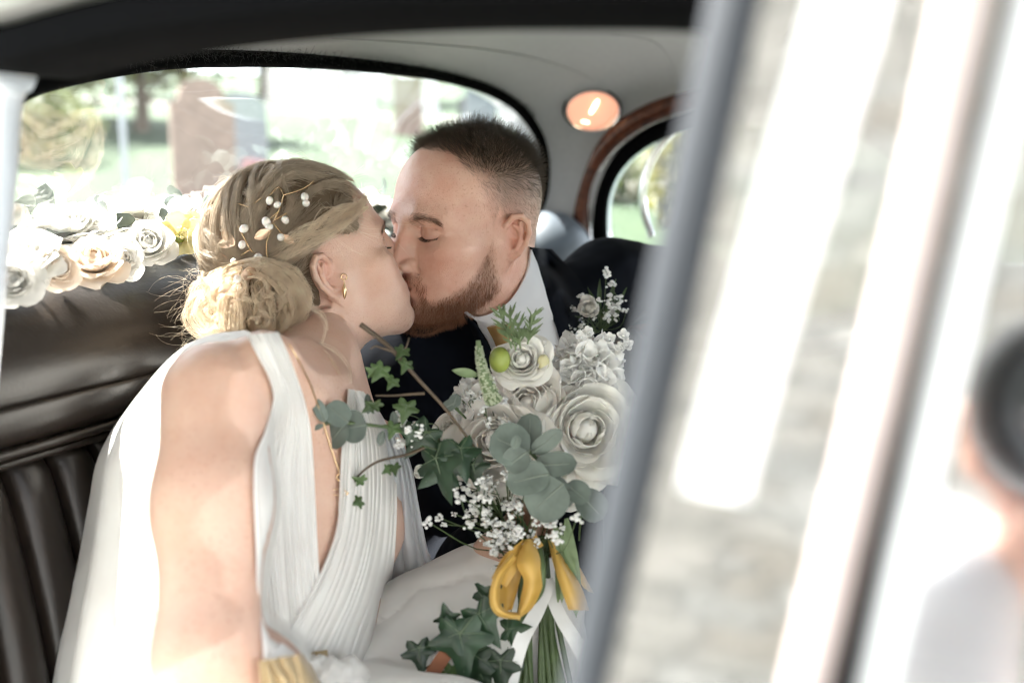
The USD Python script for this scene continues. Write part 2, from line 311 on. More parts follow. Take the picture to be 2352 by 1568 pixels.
# ---------------------------------------------------------------- the car (frame: f forward, l across, z up)
LN, LF, FB, FFR, ZT, ZF = -0.10, 1.40, -0.27, 2.3, 1.585, 0.36
def hull_cabin(g):
    """rounded cabin volume grown by g, as a trimesh in car coordinates; the rear leans forward at the top"""
    pts = []
    rp, rz = 0.40, 0.20
    s = trimesh.creation.icosphere(subdivisions=4).vertices
    for f in (FB + rp, FFR - rp):
        for l in (LN + 0.24, LF - rp):
            r = rp if l > 0.5 else 0.24
            pts.append(np.array([f, l, ZT - rz]) + s * [r + g, r + g, rz + g])
            pts.append(np.array([f, l, ZF]) + s[np.abs(s[:, 2]) < 0.05] * [r + g, r + g, 0] + [0, 0, -g])
    h = trimesh.convex.convex_hull(np.vstack(pts))
    m = m3.Manifold(m3.Mesh(h.vertices.astype(np.float32), h.faces.astype(np.uint32))).refine_to_length(0.035)
    mm = m.to_mesh(); v = mm.vert_properties[:, :3].astype(float)
    w = np.clip((0.55 - v[:, 0]) / 0.8, 0, 1); w = w * w * (3 - 2 * w); v[:, 0] += 0.42 * np.clip(v[:, 2] - 1.12, 0, 1) * w
    return trimesh.Trimesh(v, mm.tri_verts, process=False)
inner, outer = hull_cabin(0.0), hull_cabin(0.035)
CAMC = toC(CAM)
def hit(uv, mesh=None):
    """where photo pixels meet the cabin's inner skin beyond the camera (car coordinates)"""
    mesh = mesh or inner; d = rayd(*np.asarray(uv, float).T); dc = np.stack([d @ FV, d @ LV, d[:, 2]], -1)
    t, out = mesh.triangles, np.full((len(dc), 3), np.nan)
    for i, r in enumerate(dc):
        e1, e2 = t[:, 1] - t[:, 0], t[:, 2] - t[:, 0]; h = np.cross(r, e2); a = (e1 * h).sum(1); a = np.where(np.abs(a) < 1e-12, 1e-12, a)
        q = CAMC - t[:, 0]; u = (q * h).sum(1) / a; qq = np.cross(q, e1); v = qq @ r / a; k = (e2 * qq).sum(1) / a
        ok = (u >= 0) & (v >= 0) & (u + v <= 1) & (k > 0)
        if ok.any(): out[i] = CAMC + r * k[ok].max()
    return out
WIN = np.array([[-420, 300], [-300, 215], [0, 196], [140, 176], [280, 150], [400, 137], [520, 135], [660, 138], [800, 147], [920, 160], [1020, 176], [1110, 202], [1180, 240], [1222, 288], [1246, 345], [1250, 410], [1238, 470], [1200, 515], [1100, 535], [900, 560], [600, 600], [300, 640], [0, 690], [-300, 740], [-420, 640], [-450, 450]], float)
wc = hit(WIN); okw = ~np.isnan(wc[:, 0]) & (wc[:, 1] > LN + 0.06)
wlz = wc[okw][:, 1:]
# the near end mirrors the far end
lmid = (LN + LF) / 2
vis = wlz[(WIN[okw][:, 0] >= 100) & (wlz[:, 0] > 0.09) & (np.arange(len(wlz)) < len(wlz) - 1)]
wpoly = np.vstack([[[0.000, 1.215], [-0.012, 1.275], [0.000, 1.335], [0.035, 1.368]], vis[vis[:, 1] > 1.19], [[1.25, 1.184], [1.0, 1.178], [0.6, 1.176], [0.25, 1.178], [0.05, 1.184]]])
wpoly = spline(np.vstack([wpoly, wpoly[:1]]), 90)[:-1]
qel = lambda k, n=72: np.stack([QC[0] + (QR[0] + k) * np.sign(np.cos(a := np.arange(n) / n * 2 * np.pi)) * np.abs(np.cos(a)) ** 0.85, QC[1] + (QR[1] + k) * np.sign(np.sin(a)) * np.abs(np.sin(a)) ** 0.85], -1)
QPIX = np.array([[1590, 290], [1510, 320], [1440, 370], [1400, 430], [1390, 500], [1400, 545]], float)
qh = hit(QPIX); q_left = np.nanmin(qh[:, 0]); q_top = np.nanmax(qh[:, 2])
QC, QR = (q_left + 0.30, qh[4, 2] - 0.005), (0.30, q_top - qh[4, 2] + 0.012)
DOOR = np.array([[34, 184], [150, 165], [292, 130], [476, 96], [748, 66], [1020, 50], [1300, 46], [1600, 50], [2000, 80], [2600, 130]], float)
def plane_l(uv, l):
    d = rayd(*np.asarray(uv, float).T); k = (l - CAMC[1]) / (d @ LV); return np.stack([CAMC[0] + k * (d @ FV), np.full(len(d), l), CAM[2] + k * d[:, 2]], -1)
dh = plane_l(DOOR, LN); jl = plane_l(np.array([[34, 184], [6, 420], [-26, 760], [-60, 1200]], float), LN)
doorpoly = np.vstack([dh[:, [0, 2]], [[1.75, dh[-1, 2] - 0.12], [1.80, 0.95], [1.75, 0.42], [jl[-1, 0] - 0.02, 0.42]], jl[::-1][:, [0, 2]][:-1]])
def prism_f(poly, f0, f1):      # polygon in (l, z), along f
    c = m3.CrossSection([np.asarray(poly)]); c = c if c.area() > 0 else m3.CrossSection([np.asarray(poly)[::-1]])
    return m3.Manifold.extrude(c, f1 - f0).transform([[0, 0, 1, f0], [1, 0, 0, 0], [0, 1, 0, 0]])
def prism_l(poly, l0, l1):      # polygon in (f, z), along l
    c = m3.CrossSection([np.asarray(poly)]); c = c if c.area() > 0 else m3.CrossSection([np.asarray(poly)[::-1]])
    return m3.Manifold.extrude(c, l1 - l0).transform([[1, 0, 0, 0], [0, 0, -1, l1], [0, 1, 0, 0]])
def man(tm): return m3.Manifold(m3.Mesh(tm.vertices.astype(np.float32), tm.faces.astype(np.uint32)))
lining = hull_cabin(0.012)
far_win = np.array([[0.80, 1.17], [0.80, 1.42], [0.84, 1.47], [1.5, 1.47], [1.75, 1.2], [1.75, 1.14], [0.82, 1.14]])
cuts = prism_f(wpoly, -1.0, 0.32) + prism_l(qel(0.0), 1.0, 1.7) + prism_l(doorpoly, -0.4, 0.20) + prism_l(far_win, 1.0, 1.7) + prism_f(np.array([[0.02, 1.12], [0.08, 1.50], [1.22, 1.50], [1.28, 1.12]]), 1.85, 2.8)
shell_out = man(outer) - man(lining) - cuts
shell_in = man(lining) - man(inner) - cuts
def W(mesh):
    """car coordinates to the world"""
    v, f = (mesh.to_mesh().vert_properties[:, :3], mesh.to_mesh().tri_verts) if hasattr(mesh, 'to_mesh') else (mesh if isinstance(mesh, tuple) else (mesh.vertices, mesh.faces))
    v = np.asarray(v, float); return (C(v[:, 0], v[:, 1], v[:, 2]), np.asarray(f))
m_paint = plain('silver_blue_paint', (0.42, 0.45, 0.48), 0.28, 0.03, 8, coat_weight=0.6, coat_roughness=0.05)
m_lining = plain('grey_wool_headlining', (0.31, 0.31, 0.31), 0.95, 0.10, 220, bump=0.5, bscale=900, dist=0.0008, sheen_weight=0.3)
m_leather = M('brown_leather', {'t': ('texture_coordinate', {}), 'n': ('noise_texture', {'scale': 12, 'detail': 4, 'roughness': 0.6}),
    'r': ('rgb_ramp', {'ramp': [(0.3, (0.0090, 0.0062, 0.0045)), (0.7, (0.0140, 0.0096, 0.0070))]}), 'w': ('noise_texture', {'scale': 210, 'detail': 3, 'roughness': 0.6, 'distortion': 0.6}), 'w2': ('noise_texture', {'scale': 14, 'detail': 2}),
    'm': ('math', {'math_type': 'multiply_add', 'value2': 1.5}), 'b': ('bump', {'strength': 0.22, 'distance': 0.0016}), 'p': ('principled_bsdf', {'roughness': 0.36, 'specular_ior_level': 0.5})},
    [('t.object', 'n.vector'), ('n.fac', 'r.fac'), ('r.color', 'p.base_color'), ('t.object', 'w2.vector'), ('t.object', 'w.vector'), ('w2.fac', 'm.value1'), ('w.fac', 'm.value3'), ('m.value', 'b.height'), ('b.normal', 'p.normal')])
m_leather_blue = plain('blue_grey_leather', (0.075, 0.092, 0.11), 0.42, 0.10, 20, bump=0.25, bscale=300, dist=0.001)
m_rubber = plain('black_rubber', (0.0011, 0.0012, 0.0014), 0.9, 0.15, 40, specular_ior_level=0.04)
m_pile = plain('black_pile_trim', (0.014, 0.015, 0.014), 0.9, 0.3, 500, bump=1.0, bscale=1200, dist=0.002)
m_chrome = M('polished_chrome', {'p': ('principled_bsdf', {'base_color': (0.78, 0.79, 0.80), 'metallic': 1.0, 'roughness': 0.12})})
m_wood = M('walnut_burr_veneer', {'t': ('texture_coordinate', {}), 'n': ('noise_texture', {'scale': 24, 'detail': 8, 'roughness': 0.7, 'distortion': 2.2}), 'n2': ('noise_texture', {'scale': 90, 'detail': 4, 'distortion': 1.0}),
    'a': ('math', {'math_type': 'multiply_add', 'value2': 0.35}), 'r': ('rgb_ramp', {'ramp': [(0.35, (0.007, 0.0025, 0.0015)), (0.55, (0.042, 0.012, 0.006)), (0.75, (0.095, 0.028, 0.012)), (0.95, (0.16, 0.055, 0.024))]}), 'p': ('principled_bsdf', {'roughness': 0.30, 'specular_ior_level': 0.3, 'coat_weight': 0.35, 'coat_roughness': 0.04})},
    [('t.object', 'n.vector'), ('t.object', 'n2.vector'), ('n2.fac', 'a.value1'), ('n.fac', 'a.value3'), ('a.value', 'r.fac'), ('r.color', 'p.base_color')])
def glassmat(name, base, edge, tint=(0.97, 0.99, 0.98), rough=0.015, haze=0.0, refl=1.0):
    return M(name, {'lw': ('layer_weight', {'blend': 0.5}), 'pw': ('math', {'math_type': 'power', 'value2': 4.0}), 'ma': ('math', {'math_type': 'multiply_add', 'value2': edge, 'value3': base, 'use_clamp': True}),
        'tr': ('transparent_bsdf', {'color': tint}), 'gl': ('glossy_bsdf', {'color': (refl, refl, refl), 'roughness': rough}), 'x': ('mix_closure', {}), 'du': ('translucent_bsdf', {'color': (0.8, 0.8, 0.78)}), 'xd': ('mix_closure', {'fac': haze})},
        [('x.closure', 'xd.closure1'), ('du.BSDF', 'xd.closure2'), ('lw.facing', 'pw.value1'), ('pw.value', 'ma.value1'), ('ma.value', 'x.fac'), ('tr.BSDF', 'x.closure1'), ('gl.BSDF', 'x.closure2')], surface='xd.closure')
m_glass = glassmat('window_glass', 0.12, 0.9, haze=0.004)  # faint pale translucent layer added to the pane to imitate haze
car = thing('vintage_car', 'vintage saloon car with pale headlining, brown leather rear seat and open door', 'car', loc=tuple(C(0.6, 0.6, 0.0)))
obj('body_shell', W(shell_out), m_paint, car, smooth=40)
obj('headlining', W(shell_in), m_lining, car, smooth=40)
def on_inner(lz, push=0.0):     # project (l, z) along f onto the inner rear skin
    out = []
    t = inner.triangles
    for l, z in lz:
        o, r = np.array([0.45, l, z]), np.array([-1.0, 0, 0])
        e1, e2 = t[:, 1] - t[:, 0], t[:, 2] - t[:, 0]; h = np.cross(r, e2); a = (e1 * h).sum(1); a = np.where(np.abs(a) < 1e-12, 1e-12, a)
        q = o - t[:, 0]; u = (q * h).sum(1) / a; qq = np.cross(q, e1); v = qq @ r / a; k = (e2 * qq).sum(1) / a
        ok = (u >= -1e-6) & (v >= -1e-6) & (u + v <= 1 + 1e-6) & (k > 0)
        out.append(o + r * (k[ok].min() if ok.any() else 0.6) - [push, 0, 0])
    return np.array(out)
ring = on_inner(wpoly)
ringc = np.vstack([ring, ring[:2]])
rs = 0.0105
obj('window_seal', W(tube(ringc + [0.002, 0, 0], rs, 8, caps=False, flat=1.0)), m_rubber, car, smooth=True, label='black rubber seal round the curved rear window')
top = ring[ring[:, 2] > 1.40]; top = top[np.argsort(top[:, 1])]
rngp = np.random.default_rng(5); hairs = []
for p in spline(top, 900):
    for k in range(3):
        a = rngp.normal(size=3) * 0.004; hairs.append(C(*(p + [0.010, 0, 0.004])) + np.stack([np.zeros(3), a * 0.6, a * [1, 1, 1.2]]) + rngp.normal(size=3) * 0.003)
curves('pile_trim', hairs, [(0.0004, 0.0002)] * len(hairs), m_pile, car)
# rear glass: rays of the outline filled towards its centre on the leaning skin
cen = wpoly.mean(0); rr = np.linspace(1.0, 0.0, 14)[:-1]
gl = np.concatenate([on_inner(cen + (wpoly - cen) * k, 0.012) for k in rr]); nb = len(wpoly)
gv = np.vstack([gl, on_inner([cen], 0.012)]); gf = grid_faces(len(rr), nb, closed=True)
j = np.arange(nb); gf = np.vstack([gf, np.stack([j + (len(rr) - 1) * nb, (j + 1) % nb + (len(rr) - 1) * nb, np.full(nb, len(gv) - 1)], -1)])
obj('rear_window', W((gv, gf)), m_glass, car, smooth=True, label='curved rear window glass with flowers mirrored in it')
# seams of the headlining
def seam(px, r=0.0016):
    s = hit(spline(px, 40)); s = s[~np.isnan(s[:, 0])]; obj('lining_seam', W(tube(s, r, 6)), m_lining, car, smooth=True)
seam([[760, 88], [900, 96], [1100, 112], [1250, 140], [1360, 185], [1420, 235]]); seam([[1400, 78], [1490, 92], [1530, 125], [1548, 170], [1565, 235], [1570, 262]])
# quarter window
lq = LF - 0.012
def qring(k, l): e = qel(k); return np.stack([e[:, 0], np.full(len(e), l), e[:, 1]], -1)
def qbelt(prof):    # closed profile of (grow, l) swept round the oval
    prof = np.asarray(prof); n = len(qel(0)); v = np.stack([qring(k, l) for k, l in prof], 1)      # n x m x 3
    v = np.vstack([v, v[:1]]); return (v.reshape(-1, 3), grid_faces(n + 1, len(prof), closed=True))
a = np.linspace(0, 2 * np.pi, 12, endpoint=False)
obj('wood_surround', W(qbelt(np.stack([0.052 + 0.020 * np.cos(a), lq - 0.002 + 0.022 * np.sin(a)], -1))), m_wood, car, smooth=True, label='polished walnut surround of the oval quarter window')
obj('chrome_bead', W(qbelt(np.stack([0.030 + 0.003 * np.cos(a), lq - 0.006 + 0.004 * np.sin(a)], -1))), m_chrome, car, smooth=True)
obj('quarter_window_seal', W(qbelt(np.stack([0.013 + 0.016 * np.cos(a), lq + 0.006 + 0.016 * np.sin(a)], -1))), m_rubber, car, smooth=True)
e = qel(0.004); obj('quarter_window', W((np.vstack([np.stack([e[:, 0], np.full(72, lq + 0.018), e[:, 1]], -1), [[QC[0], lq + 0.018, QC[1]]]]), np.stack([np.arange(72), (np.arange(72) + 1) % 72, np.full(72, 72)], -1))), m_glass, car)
bar = plane_l(np.array([[1600, 268], [1545, 305], [1500, 360], [1478, 430], [1480, 490], [1500, 545]], float), lq + 0.03)
obj('window_divider', W(tube(spline(bar, 30), 0.009, 8, flat=0.5)), m_chrome, car, smooth=True, label='curved chrome divider bar in the quarter window')
# interior lamp
lh = hit(np.array([[1360, 250], [1360, 205], [1360, 296], [1300, 240], [1420, 262], [1340, 250], [1380, 250]], float))
lc = C(*lh[0]); up = C(*lh[1]) - C(*lh[2]); rt = C(*lh[4]) - C(*lh[3]); ln = unit(np.cross(rt, up)); ln = ln if ln @ (CAM - lc) > 0 else -ln
rt_l, up_l = np.linalg.norm(rt) / 2, np.linalg.norm(up) / 2; ex = unit(rt); ez = unit(up - ex * (up @ ex))
a = np.linspace(0, 2 * np.pi, 48, endpoint=False)
def loop(s, h): return lc + ln * h + s * (rt_l * np.cos(a)[:, None] * ex + up_l * np.sin(a)[:, None] * ez)
def lathe(prof): return sheet(np.stack([loop(s, h) for s, h in prof] + [loop(*prof[0])], 0), closed=True)
obj('lamp_gasket', lathe([(1.03, -0.02), (1.12, 0.001), (1.10, 0.006), (1.03, 0.005)]), m_rubber, car, smooth=30)
lampb = obj('lamp_bezel', lathe([(1.05, 0.0), (1.04, 0.010), (0.99, 0.014), (0.93, 0.012), (0.90, 0.006), (0.93, 0.0)]), m_chrome, car, smooth=50)
m_lens = M('frosted_pink_glass', {'p': ('principled_bsdf', {'base_color': (0.72, 0.40, 0.30), 'roughness': 0.35, 'emission_color': (1.0, 0.42, 0.26), 'emission_strength': 0.10})})
m_bulb = M('lit_lamp_filament', {'e': ('emission', {'color': (1.0, 0.72, 0.42), 'strength': 1.6})}, surface='e.emission')
dome = np.stack([loop(0.92 * math.cos(t), 0.004 + 0.010 * math.sin(t)) for t in np.linspace(0, math.pi / 2 - 0.01, 8)], 0)
obj('lamp_lens', sheet(dome, closed=True), m_lens, lampb, smooth=True)
b0, b1 = lc + ln * 0.0145 + up_l * ez * 0.62 + rt_l * ex * 0.02, lc + ln * 0.0150 - up_l * ez * 0.10 - rt_l * ex * 0.10
obj('lamp_filament', tube(np.linspace(b0, b1, 8), [0.001, 0.0028, 0.0036, 0.0040, 0.0040, 0.0036, 0.0030, 0.001], 8, flat=0.5), m_bulb, lampb, smooth=True)
b2 = lc + ln * 0.0138 - up_l * ez * 0.55 - rt_l * ex * 0.2
obj('lamp_filament', tube(np.linspace(b2 - ex * 0.006, b2 + ex * 0.010, 5), [0.0006, 0.0016, 0.0018, 0.0016, 0.0006], 8, flat=0.4), m_bulb, lampb, smooth=True)
# rear seat: profile swept across; f backwards negative
zt = P(0, 640, 0.886)[2]
prof = np.array([[-0.30, ZO - 0.02], [-0.30, zt - 0.030], [-0.22, zt - 0.010]] + [[-0.110 + 0.118 * math.cos(q), zt - 0.105 + 0.103 * math.sin(q)] for q in np.linspace(math.pi * 0.56, 0.0, 9)] + [[0.0055, zt - 0.118], [0.013, ZO + 0.045], [0.016, ZO + 0.025], [0.008, ZO + 0.010], [-0.006, ZO + 0.004]])
pr = spline(prof, 60); ls = np.linspace(LN + 0.02, LF - 0.02, 90)
bulge = 1.0
sv = np.stack([np.stack([pr[:, 0], np.full(60, l), pr[:, 1]], -1) for l in ls], 0)
seat = obj('seat_back', W(sheet(sv, flip=True)), m_leather, car, smooth=True, label='smooth brown leather upper roll of the rear seat')
# the fluted lower half: each flute a piece of its own
fw = 0.050; edges = np.arange(LN + 0.005, LF, fw)
for i, l0 in enumerate(edges):
    s = np.linspace(0, 1, 15); zz_ = np.linspace(ZO - 0.004, ZF + 0.22, 24); S, Z = np.meshgrid(s, zz_)
    depth = 0.027 * np.sqrt(np.maximum(1 - (2 * S - 1) ** 2, 0)) ** 0.75
    f = -0.022 + depth + 0.05 * (ZO - Z) + 0.035 * np.sin(np.clip((ZO - Z) / 0.5, 0, 1) * np.pi) - 0.020 * np.exp(-(ZO - Z) / 0.012)
    obj('flute', W(sheet(np.stack([f, l0 + S * fw, Z], -1), flip=True)), m_leather, car, smooth=True)
pl = np.linspace(LN + 0.02, LF - 0.02, 40)
for dz, r in ((0.004, 0.0050), (-0.006, 0.0040)):
    obj('piping', W(tube(np.stack([np.full(40, 0.012 if dz > 0 else 0.008), pl, np.full(40, ZO + dz)], -1), r, 8)), m_leather, car, smooth=True)
# seat cushion, parcel shelf, floor
cz = ZF + 0.30
cus = spline(np.array([[0.02, cz - 0.20], [0.04, cz], [0.20, cz + 0.03], [0.42, cz + 0.035], [0.52, cz + 0.01], [0.55, cz - 0.06], [0.52, cz - 0.25]]), 40)
obj('seat_cushion', W(sheet(np.stack([np.stack([cus[:, 0], np.full(40, l), cus[:, 1]], -1) for l in np.linspace(LN + 0.02, LF - 0.02, 30)], 0))), m_leather, car, smooth=True)
obj('parcel_shelf', W(box((-0.26, 0.65, zt - 0.045), (0.12, 1.40, 0.02))), m_lining, car)
obj('floor_carpet', W(box((1.0, 0.65, ZF + 0.01), (2.4, 1.44, 0.02))), m_pile, car)
# rounded corner bolster at the far end of the seat
bh = hit(np.array([[1270, 540]], float))[0]
bp = P(1262, 560, 2.02)
obj('corner_bolster', ballm(bp + [0.0, 0.03, -0.03], (0.092, 0.10, 0.095), 4), m_leather_blue, car, smooth=True, label='blue grey leather bolster in the far corner of the seat')
# front seat backs close the cabin ahead
fs = spline(np.array([[1.28, 0.62], [1.16, 0.70], [1.10, 1.02], [1.14, 1.13], [1.22, 1.12], [1.26, 0.90], [1.28, 0.62]]), 36)
obj('front_seat', W(sheet(np.stack([np.stack([fs[:, 0], np.full(36, l), fs[:, 1]], -1) for l in np.linspace(0.02, LF - 0.06, 20)], 0), closed=True)), m_leather, car, smooth=True)
# door opening: black seal and grey drip rail on the near side
dp = spline(np.vstack([jl[::-1], dh[1:]]), 120)
n0 = 30
hp = dp[n0:]; tn = unit(np.gradient(hp[:, [0, 2]], axis=0)); up2 = np.stack([-tn[:, 1], np.zeros(len(tn)), tn[:, 0]], -1); up2 = np.where(up2[:, 2:] < 0, -up2, up2)
def rail(prof): return W(sheet(np.stack([hp + up2 * k + [0, dl, 0] for k, dl in prof], 1), closed=True))
obj('door_seal', rail([(-0.004, -0.034), (0.003, -0.046), (0.012, -0.048), (0.021, -0.046), (0.024, -0.040), (0.022, 0.006), (0.010, 0.016), (-0.004, 0.010)]), m_rubber, car, smooth=40, label='thick black seal above the open door')
obj('drip_rail', rail([(0.0245, -0.038), (0.030, -0.052), (0.040, -0.056), (0.047, -0.050), (0.050, -0.040), (0.048, -0.030)]), plain('brushed_grey_rail', (0.30, 0.30, 0.29), 0.35, 0.05, 30, metallic=0.5), car, smooth=40, label='grey drip rail over the door opening')
obj('door_jamb', W(tube(dp[:n0 + 4] + [0, -0.01, 0], 0.017, 10)), m_paint, car, smooth=True)
# ---------------------------------------------------------------- churchyard round the car
def ground_z(x, y):
    p = np.stack([x, y], -1) - (O + 0.6 * FV + 0.65 * LV)[:2]
    r = p @ np.array([-0.42, 0.91]); s = np.clip((r - 2.0) / 4.2, 0, 1); s = s * s * (3 - 2 * s)
    far = np.clip(r - 4.0, 0, 80)
    base = 0.52 * s + 0.112 * far
    return base + 0.05 * (meshkit.noise(np.stack([x * 0.5, y * 0.5, 0 * x], -1), 3) - 0.5) * s
g1 = np.concatenate([-np.geomspace(90, 0.25, 90), np.geomspace(0.25, 90, 90)])
X, Y = np.meshgrid(g1 - 1.0, g1 + 4.0, indexing='ij'); Z = ground_z(X, Y) - 0.004
m_lawn = M('sunlit_lawn', {'t': ('texture_coordinate', {}), 'n': ('noise_texture', {'scale': 1.2, 'detail': 8, 'roughness': 0.75}), 'n2': ('noise_texture', {'scale': 60, 'detail': 4}), 'a': ('math', {'math_type': 'multiply_add', 'value2': 0.5}),
    'r': ('rgb_ramp', {'ramp': [(0.45, (0.008, 0.024, 0.006)), (0.70, (0.014, 0.038, 0.010)), (0.95, (0.030, 0.058, 0.019))]}), 'p': ('principled_bsdf', {'roughness': 0.9}), 'b': ('bump', {'strength': 0.8, 'distance': 0.03})},
    [('t.object', 'n.vector'), ('t.object', 'n2.vector'), ('n2.fac', 'a.value1'), ('n.fac', 'a.value3'), ('a.value', 'r.fac'), ('r.color', 'p.base_color'), ('n2.fac', 'b.height'), ('b.normal', 'p.normal')])
obj('ground', sheet(np.stack([X, Y, Z], -1)), m_lawn, None, smooth=True, kind='structure', label='sloping churchyard lawn behind the car', cat='lawn')
m_gravel = plain('pale_gravel', (0.34, 0.335, 0.32), 0.95, 0.25, 40, bump=0.8, bscale=90, dist=0.02)
m_path = plain('worn_path_gravel', (0.17, 0.165, 0.15), 0.95, 0.25, 40, bump=0.8, bscale=90, dist=0.02)
# the drive the car stands on, and a pale path across the slope
def strip(pts, w, n=60, lift=0.012, m=5):
    c = spline(np.asarray(pts, float), n); t = unit(np.gradient(c, axis=0)); nn = np.stack([-t[:, 1], t[:, 0]], -1)
    s = np.linspace(-0.5, 0.5, m); q = c[:, None] + nn[:, None] * s[None, :, None] * w
    return sheet(np.stack([q[..., 0], q[..., 1], ground_z(q[..., 0], q[..., 1]) + lift], -1), flip=True)
def at(u, D): return P(u, 400, D)[:2]
obj('drive', strip([C(-9, 0.4, 0)[:2], C(-3, 0.4, 0)[:2], C(1, 0.2, 0)[:2], C(5, 0.2, 0)[:2], C(10, 0, 0)[:2]], 4.4, lift=0.006, m=12), m_gravel, None, smooth=True, kind='structure', label='pale gravel drive under the car', cat='drive')
obj('path', strip([at(-900, 24), at(200, 26), at(900, 25), at(1700, 23.0), at(2600, 20)], 2.0, lift=0.02, m=7), m_path, None, smooth=True, kind='structure', label='pale sunlit path between the gravestones', cat='path')
m_brown = plain('brown_sandstone', (0.24, 0.17, 0.14), 0.9, 0.2, 14, bump=0.4, dist=0.01)
m_grey = plain('grey_granite', (0.20, 0.215, 0.23), 0.8, 0.15, 30, bump=0.3, dist=0.006)
m_white = plain('white_marble', (0.52, 0.515, 0.50), 0.7, 0.08, 9, bump=0.2, dist=0.006)
m_pale = plain('pale_limestone', (0.50, 0.47, 0.42), 0.9, 0.15, 12, bump=0.4, dist=0.008)
m_dark = plain('dark_slate', (0.06, 0.06, 0.062), 0.6, 0.2, 20, bump=0.2, dist=0.004)
def gravestone(u, D, w, h, mat, shape, label, turn=0.0, group=None):
    """slab with a shaped head on a plinth, engraved panel left plain"""
    x, y = at(u, D); z = ground_z(np.array(x), np.array(y)) - 0.03; R = rot([0, 0, 1], turn - math.atan2(x, y))
    if shape == 'round': top = [(w / 2 * math.cos(t), h - w * 0.38 + w * 0.38 * math.sin(t)) for t in np.linspace(0, math.pi, 17)]
    elif shape == 'shoulder': top = [(w / 2, h * 0.80), (w * 0.40, h * 0.81), (w * 0.36, h * 0.84)] + [(w * 0.36 * math.cos(t), h * 0.84 + h * 0.16 * math.sin(t)) for t in np.linspace(0.15, math.pi - 0.15, 11)] + [(-w * 0.36, h * 0.84), (-w * 0.40, h * 0.81), (-w / 2, h * 0.80)]
    elif shape == 'gothic': top = [(w / 2, h * 0.62), (w * 0.42, h * 0.80), (w * 0.24, h * 0.93), (0, h), (-w * 0.24, h * 0.93), (-w * 0.42, h * 0.80), (-w / 2, h * 0.62)]
    else: top = [(w / 2, h - 0.03), (w / 2 - 0.03, h), (-w / 2 + 0.03, h), (-w / 2, h - 0.03)]
    poly = np.array([(-w / 2, 0.0), (w / 2, 0.0)] + top); th = 0.11
    c = m3.CrossSection([poly]); slab = m3.Manifold.extrude(c, th).transform([[1, 0, 0, 0], [0, 0, -1, th / 2], [0, 1, 0, 0.10]])
    mm = slab.to_mesh(); t = thing('gravestone', label, 'gravestone', loc=(x, y, z), group=group)
    o = np.array([x, y, z])
    obj('slab', (mm.vert_properties[:, :3] @ R.T + o, mm.tri_verts), mat, t)
    b = m3.Manifold.hull(m3.Manifold.cube((w + 0.22, 0.32, 0.10), True).translate((0, 0, 0.05)) + m3.Manifold.cube((w + 0.18, 0.28, 0.13), True).translate((0, 0, 0.065))).to_mesh()
    obj('plinth', (b.vert_properties[:, :3] @ R.T + o, b.tri_verts), mat, t)
    return t
gravestone(470, 8.8, 0.54, 1.05, m_brown, 'shoulder', 'large brown sandstone gravestone with shouldered round top left of the rear window centre', 0.15)
gravestone(560, 9.6, 0.46, 0.92, m_grey, 'round', 'blue grey round topped gravestone just right of the large brown one', 0.1)
gravestone(940, 19.0, 0.55, 1.0, m_brown, 'flat', 'flat topped brown gravestone seen above the groom\'s head', -0.1)
gravestone(1105, 20.0, 0.62, 1.0, m_grey, 'flat', 'wide flat grey gravestone near the right end of the rear window', 0.1)
gravestone(830, 25.0, 0.75, 1.0, m_white, 'round', 'white marble gravestone left of the flat brown one', 0.05)
gravestone(705, 26.0, 1.2, 0.9, m_white, 'flat', 'broad white marble gravestone in bright sun beyond the path', 0.0)
gravestone(640, 28.0, 0.5, 1.1, m_pale, 'gothic', 'pale limestone gravestone with pointed top beyond the broad white one', 0.1)
gravestone(770, 30.0, 0.55, 1.1, m_pale, 'round', 'pale limestone round gravestone high on the slope over the bride', -0.05)
gravestone(985, 27.0, 0.5, 1.25, m_white, 'gothic', 'tall white pointed gravestone at the back right of the rear window', 0.0)
gravestone(1062, 24.0, 0.18, 0.55, m_dark, 'round', 'small dark slate gravestone, narrowest at the back of the churchyard', 0.0)
gravestone(900, 33.0, 0.6, 1.1, m_pale, 'shoulder', 'pale shouldered gravestone in the back row beneath the trees', 0.0)
gravestone(1180, 22.0, 0.7, 1.0, m_white, 'round', 'white round topped gravestone at the far right edge of the rear window', 0.0)
# bench-high post, pole
xp, yp = at(288, 7.4); zp = float(ground_z(np.array(xp), np.array(yp)))
pole = thing('path_post', 'slim grey metal post standing on the lawn left of the brown gravestone', 'post', loc=(xp, yp, zp))
m_metal = plain('galvanised_steel', (0.30, 0.31, 0.33), 0.4, 0.08, 30, metallic=0.7)
obj('post', tube(np.array([[xp, yp, zp - 0.1], [xp, yp, zp + 1.30]]), 0.022, 12), m_metal, pole, smooth=30)
obj('post_cap', ballm((xp, yp, zp + 1.30), (0.03, 0.03, 0.02), 2), m_metal, pole, smooth=True)
